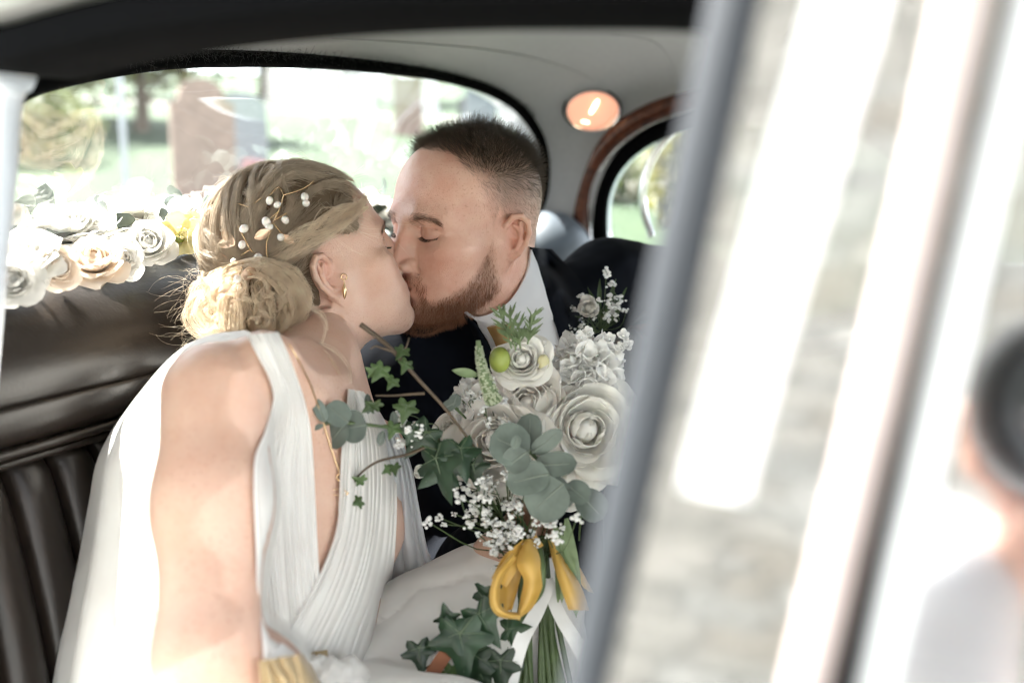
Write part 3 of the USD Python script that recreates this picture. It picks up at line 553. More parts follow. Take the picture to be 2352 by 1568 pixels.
# trees
lt = [leafy('dark_green_foliage', (0.075, 0.098, 0.038), trans=0.45), leafy('olive_foliage', (0.115, 0.115, 0.042), trans=0.5), leafy('yellow_green_foliage', (0.16, 0.145, 0.05), trans=0.5)]
m_bark = plain('tree_bark', (0.09, 0.065, 0.045), 0.95, 0.3, 20, bump=0.8, dist=0.02)
def leaf_cloud(c, R, n, size, seed, shape=0.8):
    r = np.random.default_rng(seed); cl = r.normal(size=(max(6, n // 60), 3)); cl = unit(cl) * r.uniform(0.35, 1.0, (len(cl), 1)) ** 0.6
    k = r.integers(0, len(cl), n); p = (cl[k] + r.normal(size=(n, 3)) * 0.17) * R + c
    a = unit(r.normal(size=(n, 3)) + [0, 0, 0.5]); b = unit(np.cross(a, r.normal(size=(n, 3)))); s = size * r.uniform(0.6, 1.3, n)[:, None]
    v = np.stack([p - b * s, p + np.cross(a, b) * s * 0.45 + a * s * 0.1, p + b * s, p - np.cross(a, b) * s * 0.45 + a * s * 0.1], 1).reshape(-1, 3)
    i = np.arange(n)[:, None] * 4; return (v, np.concatenate([i + [0, 1, 2], i + [0, 2, 3]]))
def tree(u, D, h, r, mat, label, seed, n=5000, leaf=0.10, trunk=0.3):
    x, y = at(u, D); z = float(ground_z(np.array(x), np.array(y))); t = thing('churchyard_tree', label, 'tree', loc=(x, y, z)); rg = np.random.default_rng(seed)
    tp = np.array([[x, y, z - 0.1], [x + 0.05, y, z + h * trunk * 0.6], [x - 0.05, y + 0.05, z + h * 0.5], [x, y, z + h * 0.85]])
    parts = [tube(spline(tp, 14), np.linspace(0.035 * h, 0.008 * h, 14), 9)]
    for k in range(7):
        b = spline(tp, 14)[4 + k]; d = unit(np.array([*rg.normal(size=2), 0.5])); parts.append(tube(spline(np.array([b, b + d * r * 0.5, b + d * r * 0.9 + [0, 0, 0.15 * r]]), 8), np.linspace(0.012 * h, 0.003 * h, 8), 6))
    obj('trunk', join(parts), m_bark, t, smooth=True)
    obj('crown', leaf_cloud(np.array([x, y, z + h * (trunk + 1) / 2]), np.array([r, r, h * (1 - trunk) / 2]), n, leaf, seed), mat, t)
tree(120, 19, 4.2, 1.9, lt[0], 'dark leafy tree at the far left above the flowers', 11, 6000, 0.11, 0.12)
tree(330, 17, 4.0, 1.3, lt[1], 'olive green tree left of the window centre behind the brown gravestone', 12, 5000, 0.11, 0.22)
tree(430, 30, 6.0, 2.2, lt[0], 'dark tree deep behind the large brown gravestone', 13, 6000, 0.13, 0.1)
tree(610, 34, 5.5, 1.6, lt[1], 'olive tree right of the brown gravestone against the sky', 14, 5000, 0.13, 0.2)
tree(820, 34, 5.0, 1.7, lt[0], 'dark tree above the middle of the rear window', 15, 5000, 0.13, 0.15)
tree(720, 38, 6.0, 1.9, lt[2], 'yellow green tree in the back row near the window top', 16, 5000, 0.13, 0.2)
tree(970, 36, 6.0, 1.9, lt[2], 'yellowing tree above the flat brown gravestone', 17, 5000, 0.13, 0.15)
tree(-260, 15, 5.0, 2.2, lt[1], 'olive tree beyond the left frame edge', 18, 5000, 0.12, 0.1)
tree(1640, 16, 5.0, 1.4, lt[2], 'yellowing tree behind the grey door pillar, right of the quarter window', 19, 5000, 0.12, 0.1)
# shrubs along the quarter window's view
def shrub(u, D, h, r, mat, label, seed, n=3000):
    x, y = at(u, D); z = float(ground_z(np.array(x), np.array(y))); t = thing('shrub', label, 'shrub', loc=(x, y, z))
    obj('stem', join([tube(np.array([[x, y, z - 0.05], [x + dx, y + dy, z + h * 0.8]]), [0.02, 0.006], 6) for dx, dy in ((0.1, 0), (-0.1, 0.05), (0, -0.1))]), m_bark, t, smooth=True)
    obj('foliage', leaf_cloud(np.array([x, y, z + h * 0.5]), np.array([r, r, h * 0.55]), n, 0.05, seed), mat, t)
shrub(1440, 11.0, 0.7, 0.7, lt[0], 'low dark shrub on the lawn seen through the quarter window', 31)
shrub(1585, 9.0, 1.1, 0.4, lt[1], 'taller olive shrub beside the chrome divider of the quarter window', 32)
shrub(60, 12.0, 1.2, 0.9, lt[0], 'dark green shrub at the left end of the rear window', 33)
# pink flowers left on a grave
xg, yg = at(600, 9.4); zg = float(ground_z(np.array(xg), np.array(yg)))
m_pinkfl = leafy('pink_petals', (0.62, 0.38, 0.46), trans=0.3)
gp = thing('grave_flowers', 'small bunch of pink flowers at the foot of the grey gravestone', 'flowers', loc=(xg, yg, zg))
obj('flower_heads', leaf_cloud(np.array([xg, yg, zg + 0.30]), np.array([0.16, 0.16, 0.10]), 260, 0.035, 41), m_pinkfl, gp)
obj('stem', join([tube(np.array([[xg, yg, zg], [xg + dx, yg + dy, zg + 0.3]]), 0.006, 5) for dx, dy in ((0.08, 0), (-0.08, 0.03), (0.0, -0.06), (0.03, 0.06))]), lt[0], gp)
# ---------------------------------------------------------------- the couple: bodies
def J(*a): return PP(np.array(a, float))
GP = Pose(P(1064, 519, 1.22), math.radians(221), math.radians(-3), math.radians(2), 0.955)
MW = GP.world([0, 0.0965, -0.069])
BS = 0.90
_t = Pose((0, 0, 0), math.radians(28), math.radians(18), math.radians(5), BS)
BP = Pose(MW - _t.world([0.002, 0.0955, -0.069]), math.radians(28), math.radians(18), math.radians(5), BS)
def headd(p, pose, male):
    r = np.linalg.norm(p - pose.o, axis=-1); d = r - 0.13; m = r < 0.19
    if m.any(): d = d.copy(); d[m] = head_sdf(pose.loc(p[m]), male) * pose.s
    return d
gh = lambda p: headd(p, GP, True)
bh_ = lambda p: headd(p, BP, False)
# groom: neck and shirted chest under the jacket, arms inside the sleeves
g_nb = P(1165, 700, 1.30)                     # base of the neck
g_sl, g_sr = P(1395, 655, 1.46), P(925, 850, 1.27)
g_ch, g_wa = P(1150, 1010, 1.38), P(1160, 1480, 1.42)
def groom_body(p):
    d = chain(p, [GP.world([0, -0.028, -0.045]), GP.world([0, -0.035, -0.10]), g_nb, g_nb + [0.005, 0.01, -0.09]], [0.060, 0.056, 0.060, 0.066], 0.02)
    d = smin(d, gh(p), 0.022)
    d = smin(d, chain(p, [g_sl, g_nb + [0, 0.03, -0.07], g_sr], [0.050, 0.065, 0.050], 0.03), 0.04)
    d = smin(d, chain(p, [g_nb + [0.0, 0.03, -0.10], g_ch, g_wa], [0.085, 0.125, 0.12], 0.03), 0.05)
    return d
def neckonly(p): return groom_body(p)
# bride
b_nb = P(722, 905, 1.050)
b_sr, b_sl = P(497, 908, 0.835), P(850, 1040, 1.10)
b_ch, b_wa = P(674, 1160, 0.985), P(650, 1520, 0.955)
b_el, b_wr = P(478, 1500, 0.735), P(790, 1740, 0.83)
b_el2, b_wr2 = P(930, 1450, 1.13), P(1120, 1290, 1.055)
def ellR(p, c, r, R): return ell((p - np.asarray(c)) @ np.asarray(R).T, (0, 0, 0), r)
BR = np.stack([LV, FV, ZV])
def bride_body(p, head=True):
    d = chain(p, [BP.world([0, -0.030, -0.050]), BP.world([0, -0.032, -0.085]), b_nb + [0, 0.0, 0.035], b_nb + [0, 0, -0.04]], [0.046, 0.043, 0.044, 0.052], 0.02)
    if head: d = smin(d, bh_(p), 0.020)
    # trapezius and shoulder girdle
    d = smin(d, chain(p, [b_sr + [0.035, 0.03, 0.018], b_nb + [-0.01, 0.0, -0.050], b_sl + [-0.02, -0.02, 0.01]], [0.030, 0.036, 0.028], 0.02), 0.030)
    d = smin(d, ellR(p, b_ch, (0.122, 0.078, 0.165), BR), 0.04)
    d = smin(d, ellR(p, b_wa, (0.106, 0.070, 0.16), BR), 0.06)
    for s in (-1, 1):
        d = smin(d, ellR(p, b_ch + 0.066 * s * LV + 0.028 * FV - [0, 0, 0.035], (0.054, 0.052, 0.058), BR), 0.025)
    d = smin(d, chain(p, [b_sr, b_sr * 0.55 + b_el * 0.45, b_el], [0.0450, 0.0408, 0.0360], 0.03), 0.022)
    d = smin(d, chain(p, [b_el, b_el * 0.7 + b_wr * 0.3, b_wr], [0.038, 0.038, 0.025], 0.02), 0.014)
    d = smin(d, chain(p, [b_sl, b_el2], [0.040, 0.034], 0.02), 0.02)
    d = smin(d, chain(p, [b_el2, b_wr2], [0.036, 0.024], 0.02), 0.012)
    # collar bones
    d = smin(d, chain(p, [b_nb + FV * 0.050 + [0, 0, -0.048] - LV * 0.012, b_sr + FV * 0.02 + [0.02, 0.02, 0.042]], [0.007, 0.008]), 0.022)
    return d
def skin(name, base, warm, spots, seed):
    b = np.asarray(base); w = np.asarray(warm)
    nodes = {'t': ('texture_coordinate', {}), 'n': ('noise_texture', {'scale': 26, 'detail': 5, 'roughness': 0.62}), 'r': ('rgb_ramp', {'ramp': [(0.35, tuple(b)), (0.68, tuple(w))]}),
        'f': ('noise_texture', {'scale': 430, 'detail': 1.5, 'roughness': 0.4}), 'fm': ('noise_texture', {'scale': 9, 'detail': 1}), 'fr': ('map_range', {'from_min': 0.60, 'from_max': 0.72, 'to_min': 0.0, 'to_max': spots, 'clamp': True}),
        'fk': ('map_range', {'from_min': 0.42, 'from_max': 0.62, 'to_min': 0.15, 'to_max': 1.0, 'clamp': True}), 'mm': ('math', {'math_type': 'multiply'}),
        'mx': ('mix', {'color2': tuple(b * [0.52, 0.36, 0.28])}), 'va': ('attribute', {'attribute': 'tone'}), 'm2': ('mix', {'mix_type': 'mix', 'color2': tuple(b * [0.92, 0.55, 0.50])}), 'vs': ('attribute', {'attribute': 'stubble'}), 'm3': ('mix', {'color2': (0.17, 0.11, 0.075)}),
        'pn': ('voronoi_texture', {'scale': 620}), 'pn2': ('noise_texture', {'scale': 160, 'detail': 4}), 'pa': ('math', {'math_type': 'multiply_add', 'value2': 0.6}), 'bp': ('bump', {'strength': 0.30, 'distance': 0.0014}),
        'p': ('principled_bsdf', {'roughness': 0.46, 'specular_ior_level': 0.42, 'subsurface_weight': 0.15, 'subsurface_scale': 0.006, 'subsurface_radius': (1.0, 0.36, 0.2), 'sheen_weight': 0.06})}
    links = [('t.object', 'n.vector'), ('n.fac', 'r.fac'), ('t.object', 'f.vector'), ('t.object', 'fm.vector'), ('f.fac', 'fr.value'), ('fm.fac', 'fk.value'), ('fr.result', 'mm.value1'), ('fk.result', 'mm.value2'), ('mm.value', 'mx.fac'), ('r.color', 'mx.color1'),
        ('va.fac', 'm2.fac'), ('mx.color', 'm2.color1'), ('vs.fac', 'm3.fac'), ('m2.color', 'm3.color1'), ('m3.color', 'p.base_color'), ('t.object', 'pn.vector'), ('t.object', 'pn2.vector'), ('pn.distance', 'pa.value1'), ('pn2.fac', 'pa.value3'), ('pa.value', 'bp.height'), ('bp.normal', 'p.normal')]
    return M(name, nodes, links)
m_skin_g = skin('groom_skin', (0.605, 0.385, 0.292), (0.54, 0.29, 0.21), 0.38, 1)
m_skin_b = skin('bride_skin', (0.555, 0.368, 0.280), (0.52, 0.318, 0.232), 0.4, 2)
def blend_tone(prim, v, pose, spots):
    """flushed places of the skin itself: lips, ears, cheeks and nose"""
    q = mir(pose.loc(v)); t = np.zeros(len(v))
    for c, r, k in spots: t = np.maximum(t, k * np.exp(-(np.linalg.norm((q - np.asarray(c)) / np.asarray(r), axis=1) ** 2)))
    UsdGeom.PrimvarsAPI(prim).CreatePrimvar('tone', Sdf.ValueTypeNames.FloatArray, 'vertex').Set(Vt.FloatArray.FromNumpy(t.astype(np.float32)))
LIPS = [((0, 0.092, -0.064), (0.016, 0.012, 0.0055), 0.8), ((0, 0.090, -0.075), (0.016, 0.012, 0.006), 0.8), ((0.012, 0.088, -0.069), (0.014, 0.010, 0.008), 0.7), ((0.078, -0.02, 0.0), (0.014, 0.02, 0.034), 0.55), ((0.079, -0.018, 0.018), (0.010, 0.02, 0.014), 0.55), ((0.046, 0.062, -0.030), (0.022, 0.03, 0.018), 0.38), ((0, 0.105, -0.036), (0.016, 0.014, 0.016), 0.42), ((0.033, 0.085, -0.001), (0.012, 0.01, 0.009), 0.25)]
def body_mesh(fn, pose, blo, bhi, hb, hh, cutz):
    """head finely meshed, the rest coarser, as one mesh: the two overlap inside the neck"""
    lo = pose.o - 0.17; hi = pose.o + 0.17
    nk = pose.world([0, -0.03, -0.115])
    v1, f1, n1 = netmesh(fn, lo, hi, hh)
    v2, f2, n2 = netmesh(fn, blo, bhi, hb)
    ax = pose.u
    k1 = (v1[f1] - nk) @ ax; f1 = f1[(k1 > -0.004).any(1)]
    k2 = (v2[f2] - nk) @ ax; inbox = (np.abs(v2[f2] - pose.o) < 0.165).all(2).all(1); f2 = f2[~((k2 > 0.0015).all(1) & inbox)]
    return np.vstack([v1, v2]), np.vstack([f1, f2 + len(v1)]), np.vstack([n1, n2])
lo = np.minimum.reduce([GP.o - 0.16, g_sl - 0.1, g_sr - 0.1, g_wa - 0.15]); hi = np.maximum.reduce([GP.o + 0.16, g_sl + 0.1, g_sr + 0.1, g_wa + 0.15])
gv_, gf_, gn_ = body_mesh(groom_body, GP, lo, hi, 0.0065, 0.0017, 0)
groom = thing('person', 'man in navy suit with short brown hair and ginger beard, eyes closed, kissing', 'person', loc=tuple(g_wa))
gprim = obj('body', (gv_, gf_), m_skin_g, groom, normals=gn_); blend_tone(gprim, gv_, GP, LIPS)
def hand_sdf(p, w, k, tips, thumb, s=1.0):
    """wrist, four knuckles, each finger's (middle joint, end joint, tip), thumb chain"""
    w = np.asarray(w); d = None
    for kn in k:
        e = cap(p, w, kn, 0.0150 * s, 0.0105 * s); d = e if d is None else smin(d, e, 0.012)
    for kn, f, sc in zip(k, tips, (1, 1.04, 1, 0.88)):
        d = smin(d, chain(p, [kn, *f], [0.0098 * s * sc, 0.0088 * s * sc, 0.0080 * s * sc, 0.0070 * s * sc], 0.004), 0.005)
    return smin(d, chain(p, thumb, [0.0145 * s, 0.0105 * s, 0.0095 * s, 0.0078 * s], 0.006), 0.008)
hk = [P(1196, 1172 + 30 * i, 1.000 - 0.003 * i) for i in range(4)]
ht = [(P(1226, 1176 + 30 * i, .972), P(1252, 1180 + 29 * i, .985), P(1262, 1184 + 28 * i, 1.005)) for i in range(4)]
hth = [P(1150, 1250, 1.03), P(1172, 1208, 0.985), P(1192, 1178, 0.968), P(1212, 1156, 0.962)]
bhand = lambda p: smin(hand_sdf(p, P(1138, 1268, 1.04), hk, ht, hth, 0.92), cap(p, b_wr2, P(1138, 1268, 1.04), 0.024, 0.021), 0.01)
pts = np.array([BP.o, b_sr, b_sl, b_wa, b_el, b_wr, b_el2, b_wr2]); lo = pts.min(0) - 0.16; hi = pts.max(0) + 0.14; lo[2] = max(lo[2], b_wr[2] - 0.06)
bv_, bf_, bn_ = body_mesh(bride_body, BP, lo, hi, 0.0065, 0.0017, 0)
_h = netmesh(bhand, P(1110, 1320, 1.10) - [0.03, 0.10, 0.03], P(1275, 1120, 0.99) + [0.03, 0.08, 0.03], 0.0022)
bf_ = np.vstack([bf_, _h[1] + len(bv_)]); bv_ = np.vstack([bv_, _h[0]]); bn_ = np.vstack([bn_, _h[2]])
bride = thing('person', 'woman in white wedding dress with blonde pinned-up hair, kissing the bearded man', 'person', loc=tuple(b_wa))
bprim = obj('body', (bv_, bf_), m_skin_b, bride, normals=bn_); blend_tone(bprim, bv_, BP, LIPS)
from scipy.ndimage import gaussian_filter
def trace(fn, u, v, d0, d1, n=60):
    """depth at which rays of pixels first meet a distance field (nan if they miss)"""
    u, v = np.broadcast_arrays(np.asarray(u, float), np.asarray(v, float)); sh = u.shape; u, v = u.ravel(), v.ravel()
    R = rayd(u, v); L = np.linalg.norm(R, axis=1); d = np.full(len(u), float(d0)); ok = np.zeros(len(u), bool)
    for _ in range(n):
        s = fn(CAM + R * d[:, None]); ok |= s < 0.001; d = np.where(ok, d, d + np.maximum(s, 0.0006) / L * 0.9)
    d[(d > d1) | ~ok] = np.nan; return d.reshape(sh)
def fill(D):
    m = np.isnan(D)
    if m.all(): return np.ones_like(D)
    i = np.argwhere(~m); k = cKDTree(i).query(np.argwhere(m))[1] if m.any() else None
    D = D.copy()
    if k is not None: D[m] = D[tuple(i[k].T)]
    return D
# ---------------------------------------------------------------- hair and beard
def hairmat(name, col, rough=0.35, var=0.35, trans=0.25):
    c = np.asarray(col, float)
    return M(name, {'h': ('hair_info', {}), 't': ('texture_coordinate', {}), 'n': ('noise_texture', {'scale': 90, 'detail': 2}), 'a': ('math', {'math_type': 'multiply_add', 'value2': 1.5, 'value3': -0.78}), 'a2': ('math', {'math_type': 'multiply_add', 'value2': 0.5}),
        'g': ('white_noise_texture', {'dimensions': '1D'}), 'g2': ('noise_texture', {'dimensions': '1D', 'scale': 0.11, 'detail': 2.0, 'roughness': 0.65}), 'ga': ('math', {'math_type': 'multiply_add', 'value2': 0.35}), 'r': ('rgb_ramp', {'ramp': [(0.15, tuple(c * (1 - var))), (0.5, tuple(c)), (0.9, tuple(np.minimum(c * (1 + var) * [1.0, 1.02, 1.06], 0.9)))]}),
        'p': ('principled_bsdf', {'roughness': rough, 'specular_ior_level': 0.5}), 'l': ('translucent_bsdf', {}), 'x': ('mix_closure', {'fac': trans})},
        [('t.object', 'n.vector'), ('n.fac', 'a2.value1'), ('h.index', 'g.w'), ('h.index', 'g2.w'), ('g.value', 'ga.value1'), ('g2.fac', 'ga.value3'), ('ga.value', 'a.value1'), ('a.value', 'a2.value3'), ('a2.value', 'r.fac'), ('r.color', 'p.base_color'), ('r.color', 'l.color'), ('p.BSDF', 'x.closure1'), ('l.BSDF', 'x.closure2')], surface='x.closure')
m_hair_g = hairmat('dark_brown_hair', (0.044, 0.030, 0.019), 0.34, 0.6, 0.12)
m_hair_gs = hairmat('light_brown_cropped_hair', (0.105, 0.076, 0.050), 0.5, 0.4, 0.15)
m_beard = hairmat('ginger_beard', (0.225, 0.098, 0.046), 0.42, 0.7, 0.2)
m_brow = hairmat('brown_brow_hair', (0.12, 0.072, 0.045), 0.5, 0.3, 0.1)
m_blonde = hairmat('blonde_hair', (0.69, 0.565, 0.42), 0.30, 0.55, 0.35)
m_ash = hairmat('ash_brown_blonde_hair', (0.48, 0.390, 0.290), 0.30, 0.6, 0.25)
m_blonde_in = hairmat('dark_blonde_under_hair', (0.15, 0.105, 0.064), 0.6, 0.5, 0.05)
def sample_surface(v, f, n, rng):
    t = v[f]; a = np.linalg.norm(np.cross(t[:, 1] - t[:, 0], t[:, 2] - t[:, 0]), axis=1); k = rng.choice(len(f), n, p=a / a.sum())
    r1, r2 = np.sqrt(rng.random(n)), rng.random(n); return (1 - r1)[:, None] * t[k, 0] + (r1 * (1 - r2))[:, None] * t[k, 1] + (r1 * r2)[:, None] * t[k, 2]
def sdf_normal(fn, p, e=0.001): return unit(np.stack([fn(p + e * np.eye(3)[k]) - fn(p - e * np.eye(3)[k]) for k in range(3)], -1))
def grow(pose, male, q, dirs, lens, npts, curl, rng, lift=0.0, droop=0.0):
    """strands from local roots q along local dirs; returns world strands"""
    n = len(q); t = np.linspace(0, 1, npts)[None, :, None]; side = unit(np.cross(dirs, rng.normal(size=(n, 3))))
    c = (rng.normal(size=n) * curl)[:, None, None]
    p = q[:, None] + lens[:, None, None] * (t * dirs[:, None] + c * t * t * side[:, None] + np.array([0, 0, -droop]) * t * t)
    return list(pose.world(p.reshape(-1, 3)).reshape(n, npts, 3))
def band(x, a, b): t = np.clip((x - a) / (b - a), 0, 1); return t * t * (3 - 2 * t)
def inter(x, xs, ys): return np.interp(x, xs, ys)
rg = np.random.default_rng(21)
hm = lambda q: head_sdf(q, True, ears=False)
hf = lambda q: head_sdf(q, False, ears=False)
kk = (np.linalg.norm(gv_[gf_].mean(1) - GP.o, axis=1) < 0.16)
S = GP.loc(sample_surface(gv_, gf_[kk], 130000, rg)); S = S[hm(S) < 0.0022]       # not on the ears
Nl = sdf_normal(hm, S); ax_ = np.abs(S[:, 0])
# scalp
yf = 0.066 - 0.020 * (ax_ / 0.05) ** 2 + 0.006 * meshkit.noise(S * 300, 2)
yside = inter(S[:, 2], [-0.035, -0.02, 0.0, 0.016, 0.03, 0.042, 0.068, 0.093, 0.10], [0.010, 0.010, 0.012, 0.013, 0.023, 0.031, 0.038, 0.044, 0.066])
lowz = inter(S[:, 1], [-0.11, -0.06, -0.035, -0.026, 0.0, 0.008, 0.016, 0.03], [-0.080, -0.085, -0.075, -0.030, 0.022, 0.004, -0.032, -0.034])
inside = np.minimum.reduce([(yf - S[:, 1]) / 0.026, (yside - S[:, 1]) / 0.010, (S[:, 2] - lowz) / 0.012])
hgt = S[:, 2] + 0.10 * np.clip(-S[:, 1] - 0.05, 0, 1)                              # the top reaches further down at the back
topw = band(hgt, 0.040, 0.088)
prob = np.clip(inside, 0, 1) * (0.10 + 0.90 * np.maximum(topw, 0.42 * band(hgt, -0.03, 0.05)))
sel = rg.random(len(S)) < prob * 0.62
Q, N, tw, hz = S[sel], Nl[sel], topw[sel], hgt[sel]
cl = meshkit.noise(Q * 55, 7) - 0.5; cl2 = meshkit.noise(Q * 55, 8) - 0.5
fwd = band(Q[:, 1], -0.05, 0.03)
dt = N * 0.62 + np.stack([cl * 1.1, 0.75 * fwd - 0.22 * (1 - fwd) + cl2 * 0.9, 0.32 + 0 * cl], -1) + rg.normal(size=Q.shape) * 0.22
ds = N * 0.13 + np.stack([0 * cl, -0.55 + cl2 * 0.4, -0.65 + cl * 0.4], -1) + rg.normal(size=Q.shape) * 0.12
D_ = unit(dt * tw[:, None] + ds * (1 - tw[:, None])); Ln = (0.0032 + 0.0045 * band(hz, 0.02, 0.06)) * (1 - tw) + tw * (0.007 + 0.013 * rg.random(len(Q)) ** 2 + 0.012 * np.clip(cl + 0.2, 0, 1))
Ln = Ln * (0.55 + 0.45 * band(0.07 - Q[:, 1], 0.0, 0.03))
st = grow(GP, True, Q, D_, Ln, 4, 0.18, rg)
dark = rg.random(len(Q)) < tw ** 0.8
curves('hair', [s for s, k in zip(st, dark) if k], [(0.00026, 0.00012)] * int(dark.sum()), m_hair_g, groom, label='short dark brown hair brushed up on top')
curves('cropped_hair', [s for s, k in zip(st, dark) if not k], [(0.00012, 0.00007)] * int((~dark).sum()), m_hair_gs, groom, label='clipped lighter brown hair above the ear')
# beard, moustache
x, y, z = ax_, S[:, 1], S[:, 2]
zc = inter(y, [0.000, 0.012, 0.022, 0.035, 0.050, 0.066, 0.078, 0.10], [0.000, -0.004, -0.026, -0.048, -0.060, -0.071, -0.080, -0.084])    # upper edge on the cheek
yb = inter(z, [-0.13, -0.10, -0.07, -0.05, -0.02], [0.02, 0.004, -0.004, 0.004, 0.010])       # rear edge
bd = np.minimum.reduce([(zc - z + 0.004 * (meshkit.noise(S * 260, 4) - 0.3)) / 0.013, (y - yb) / 0.011, (z + 0.128) / 0.01, np.where(z > -0.045, (0.030 - y) / 0.006, 9)])
ms = np.minimum.reduce([(-0.0505 - z) / 0.003, (z - inter(x, [0, 0.012, 0.026, 0.034], [-0.0610, -0.0615, -0.072, -0.090])) / 0.003, (0.031 - x) / 0.004, (y - 0.066) / 0.004])
ms2 = np.minimum.reduce([(x - 0.024) / 0.003, (0.036 - x) / 0.004, (-0.058 - z) / 0.004, (y - 0.060) / 0.004])
lipm = ((x / 0.024) ** 2 + ((z + 0.0695) / 0.0115) ** 2 < 1) & (y > 0.07)
pb = np.clip(np.maximum(bd * (1 - lipm), np.maximum(ms, ms2) * (1 - lipm)), 0, 1)
thick = 0.58 + 0.42 * band(-z, 0.045, 0.085)
sel = (rg.random(len(S)) < pb ** 1.15 * thick * 0.85)
Q, N = S[sel], Nl[sel]; cl = meshkit.noise(Q * 120, 17) - 0.5; cl2 = meshkit.noise(Q * 120, 18) - 0.5
mo = (Q[:, 2] > -0.066) & (Q[:, 1] > 0.066)
D_ = unit(N * 0.42 + np.stack([np.where(mo, np.sign(Q[:, 0]) * 0.6, 0) + cl * 0.7, 0.35 + cl2 * 0.6, -0.95 + cl * 0.4], -1) + rg.normal(size=Q.shape) * 0.2)
Ln = 0.003 + 0.0065 * band(-Q[:, 2], 0.05, 0.10) * (0.6 + 0.6 * rg.random(len(Q))) + 0.002 * rg.random(len(Q))
st = grow(GP, True, Q, D_, Ln, 4, 0.35, rg, droop=0.15)
curves('beard', st, [(0.00021, 0.00009)] * len(st), m_beard, groom, label='full ginger beard and moustache')
qv = mir(GP.loc(gv_)); rawq = GP.loc(gv_)
def fields(q):
    x, y, z = np.abs(q[:, 0]), q[:, 1], q[:, 2]
    a = np.minimum.reduce([(0.066 - 0.020 * (x / 0.05) ** 2 - y) / 0.030, (inter(z, [-0.035, -0.02, 0.0, 0.016, 0.03, 0.042, 0.068, 0.093, 0.10], [0.010, 0.010, 0.012, 0.013, 0.023, 0.031, 0.038, 0.044, 0.066]) - y) / 0.012, (z - inter(y, [-0.11, -0.06, -0.035, -0.026, 0.0, 0.008, 0.016, 0.03], [-0.080, -0.085, -0.075, -0.030, 0.022, 0.004, -0.032, -0.034])) / 0.014])
    b = np.minimum.reduce([(inter(y, [0.000, 0.012, 0.022, 0.035, 0.050, 0.066, 0.078, 0.10], [0.000, -0.004, -0.026, -0.048, -0.060, -0.071, -0.080, -0.084]) - z) / 0.012, (y - inter(z, [-0.13, -0.10, -0.07, -0.05, -0.02], [0.02, 0.004, -0.004, 0.004, 0.010])) / 0.010, (z + 0.128) / 0.02])
    lip = ((x / 0.024) ** 2 + ((z + 0.0695) / 0.0115) ** 2 < 1) & (y > 0.07); b = b * (1 - lip)
    return np.clip(a, 0, 1) * (0.28 + 0.6 * band(z, 0.0, 0.07)) , np.clip(b, 0, 1) * 0.30
sa, sb_ = fields(rawq); noear = hm(rawq) < 0.003
UsdGeom.PrimvarsAPI(gprim).CreatePrimvar('stubble', Sdf.ValueTypeNames.FloatArray, 'vertex').Set(Vt.FloatArray.FromNumpy((np.maximum(sa, sb_) * noear).astype(np.float32)))
# eyebrows and lashes
def brows(pose, fn, n, z0, mat, parent, seed, thick=1.0, lash=True):
    r = np.random.default_rng(seed)
    for s in (-1, 1):
        out = []; t = r.random(n); x0 = 0.013 + 0.038 * t; zz = z0 + 0.0045 * np.sin(np.clip(t * 1.25, 0, 1) * np.pi * 0.72) - 0.006 * np.clip(t - 0.7, 0, 1) / 0.3 + r.normal(size=n) * 0.0034 * thick * (1 - 0.5 * t)
        q = np.stack([s * x0, np.full(n, 0.11), zz], -1)
        for _ in range(14): q[:, 1] -= fn(q) * 0.8
        d = unit(np.stack([s * (0.75 + 0.2 * t), -0.35 - 0.3 * t, 0.45 - 0.75 * t], -1) + r.normal(size=(n, 3)) * 0.16 + sdf_normal(fn, q) * 0.30)
        out += grow(pose, True, q, d, 0.0065 + 0.003 * r.random(n), 4, 0.15, r)
        curves('eyebrow', out, [(0.00015, 0.00006)] * len(out), mat, parent)
    if lash:
        for s in (-1, 1):
            out = []; t = r.random(150); q = np.stack([s * (0.0185 + 0.027 * t), np.full(150, 0.10), -0.0045 - 0.0028 * np.sin(t * np.pi)], -1)
            for _ in range(14): q[:, 1] -= fn(q) * 0.8
            d = unit(np.stack([s * (t - 0.4) * 0.9, 0.75 + 0 * t, -0.75 + 0 * t], -1) + r.normal(size=(150, 3)) * 0.1)
            out += grow(pose, True, q, d, 0.0065 + 0.0015 * r.random(150), 4, 0.1, r, droop=-0.35)
            curves('eyelashes', out, [(0.00020, 0.00006)] * len(out), m_hair_g, parent)
brows(GP, hm, 430, 0.0155, m_brow, groom, 5)
brows(BP, hf, 260, 0.0165, m_brow, bride, 6, 0.8)

# bride: swept-back hair over a padded cap, pinned into a bun at the nape
rb = np.random.default_rng(33)
bn_c = P(568, 694, 1.045); bn_r = np.array([0.060, 0.050, 0.043])
def scalp_in(q):
    x, y, z = np.abs(q[:, 0]), q[:, 1], q[:, 2]
    yf = 0.074 - 0.012 * (x / 0.05) ** 2; ys = inter(z, [-0.05, -0.02, 0.0, 0.03, 0.06, 0.085], [-0.02, -0.014, 0.024, 0.050, 0.062, 0.085])
    lz = inter(y, [-0.11, -0.034, -0.024, 0.010, 0.03], [-0.085, -0.072, 0.020, 0.030, 0.022])
    return np.minimum.reduce([(yf - y) / 0.01, (ys - y) / 0.008, (z - lz) / 0.01])
capf = lambda q: hf(q) - 0.0055
k = (np.linalg.norm(bv_[bf_].mean(1) - BP.o, axis=1) < 0.15)
Sb = BP.loc(sample_surface(bv_, bf_[k], 40000, rb)); Sb = Sb[np.abs(hf(Sb)) < 0.0025]; Sb = Sb[scalp_in(Sb) > 0]
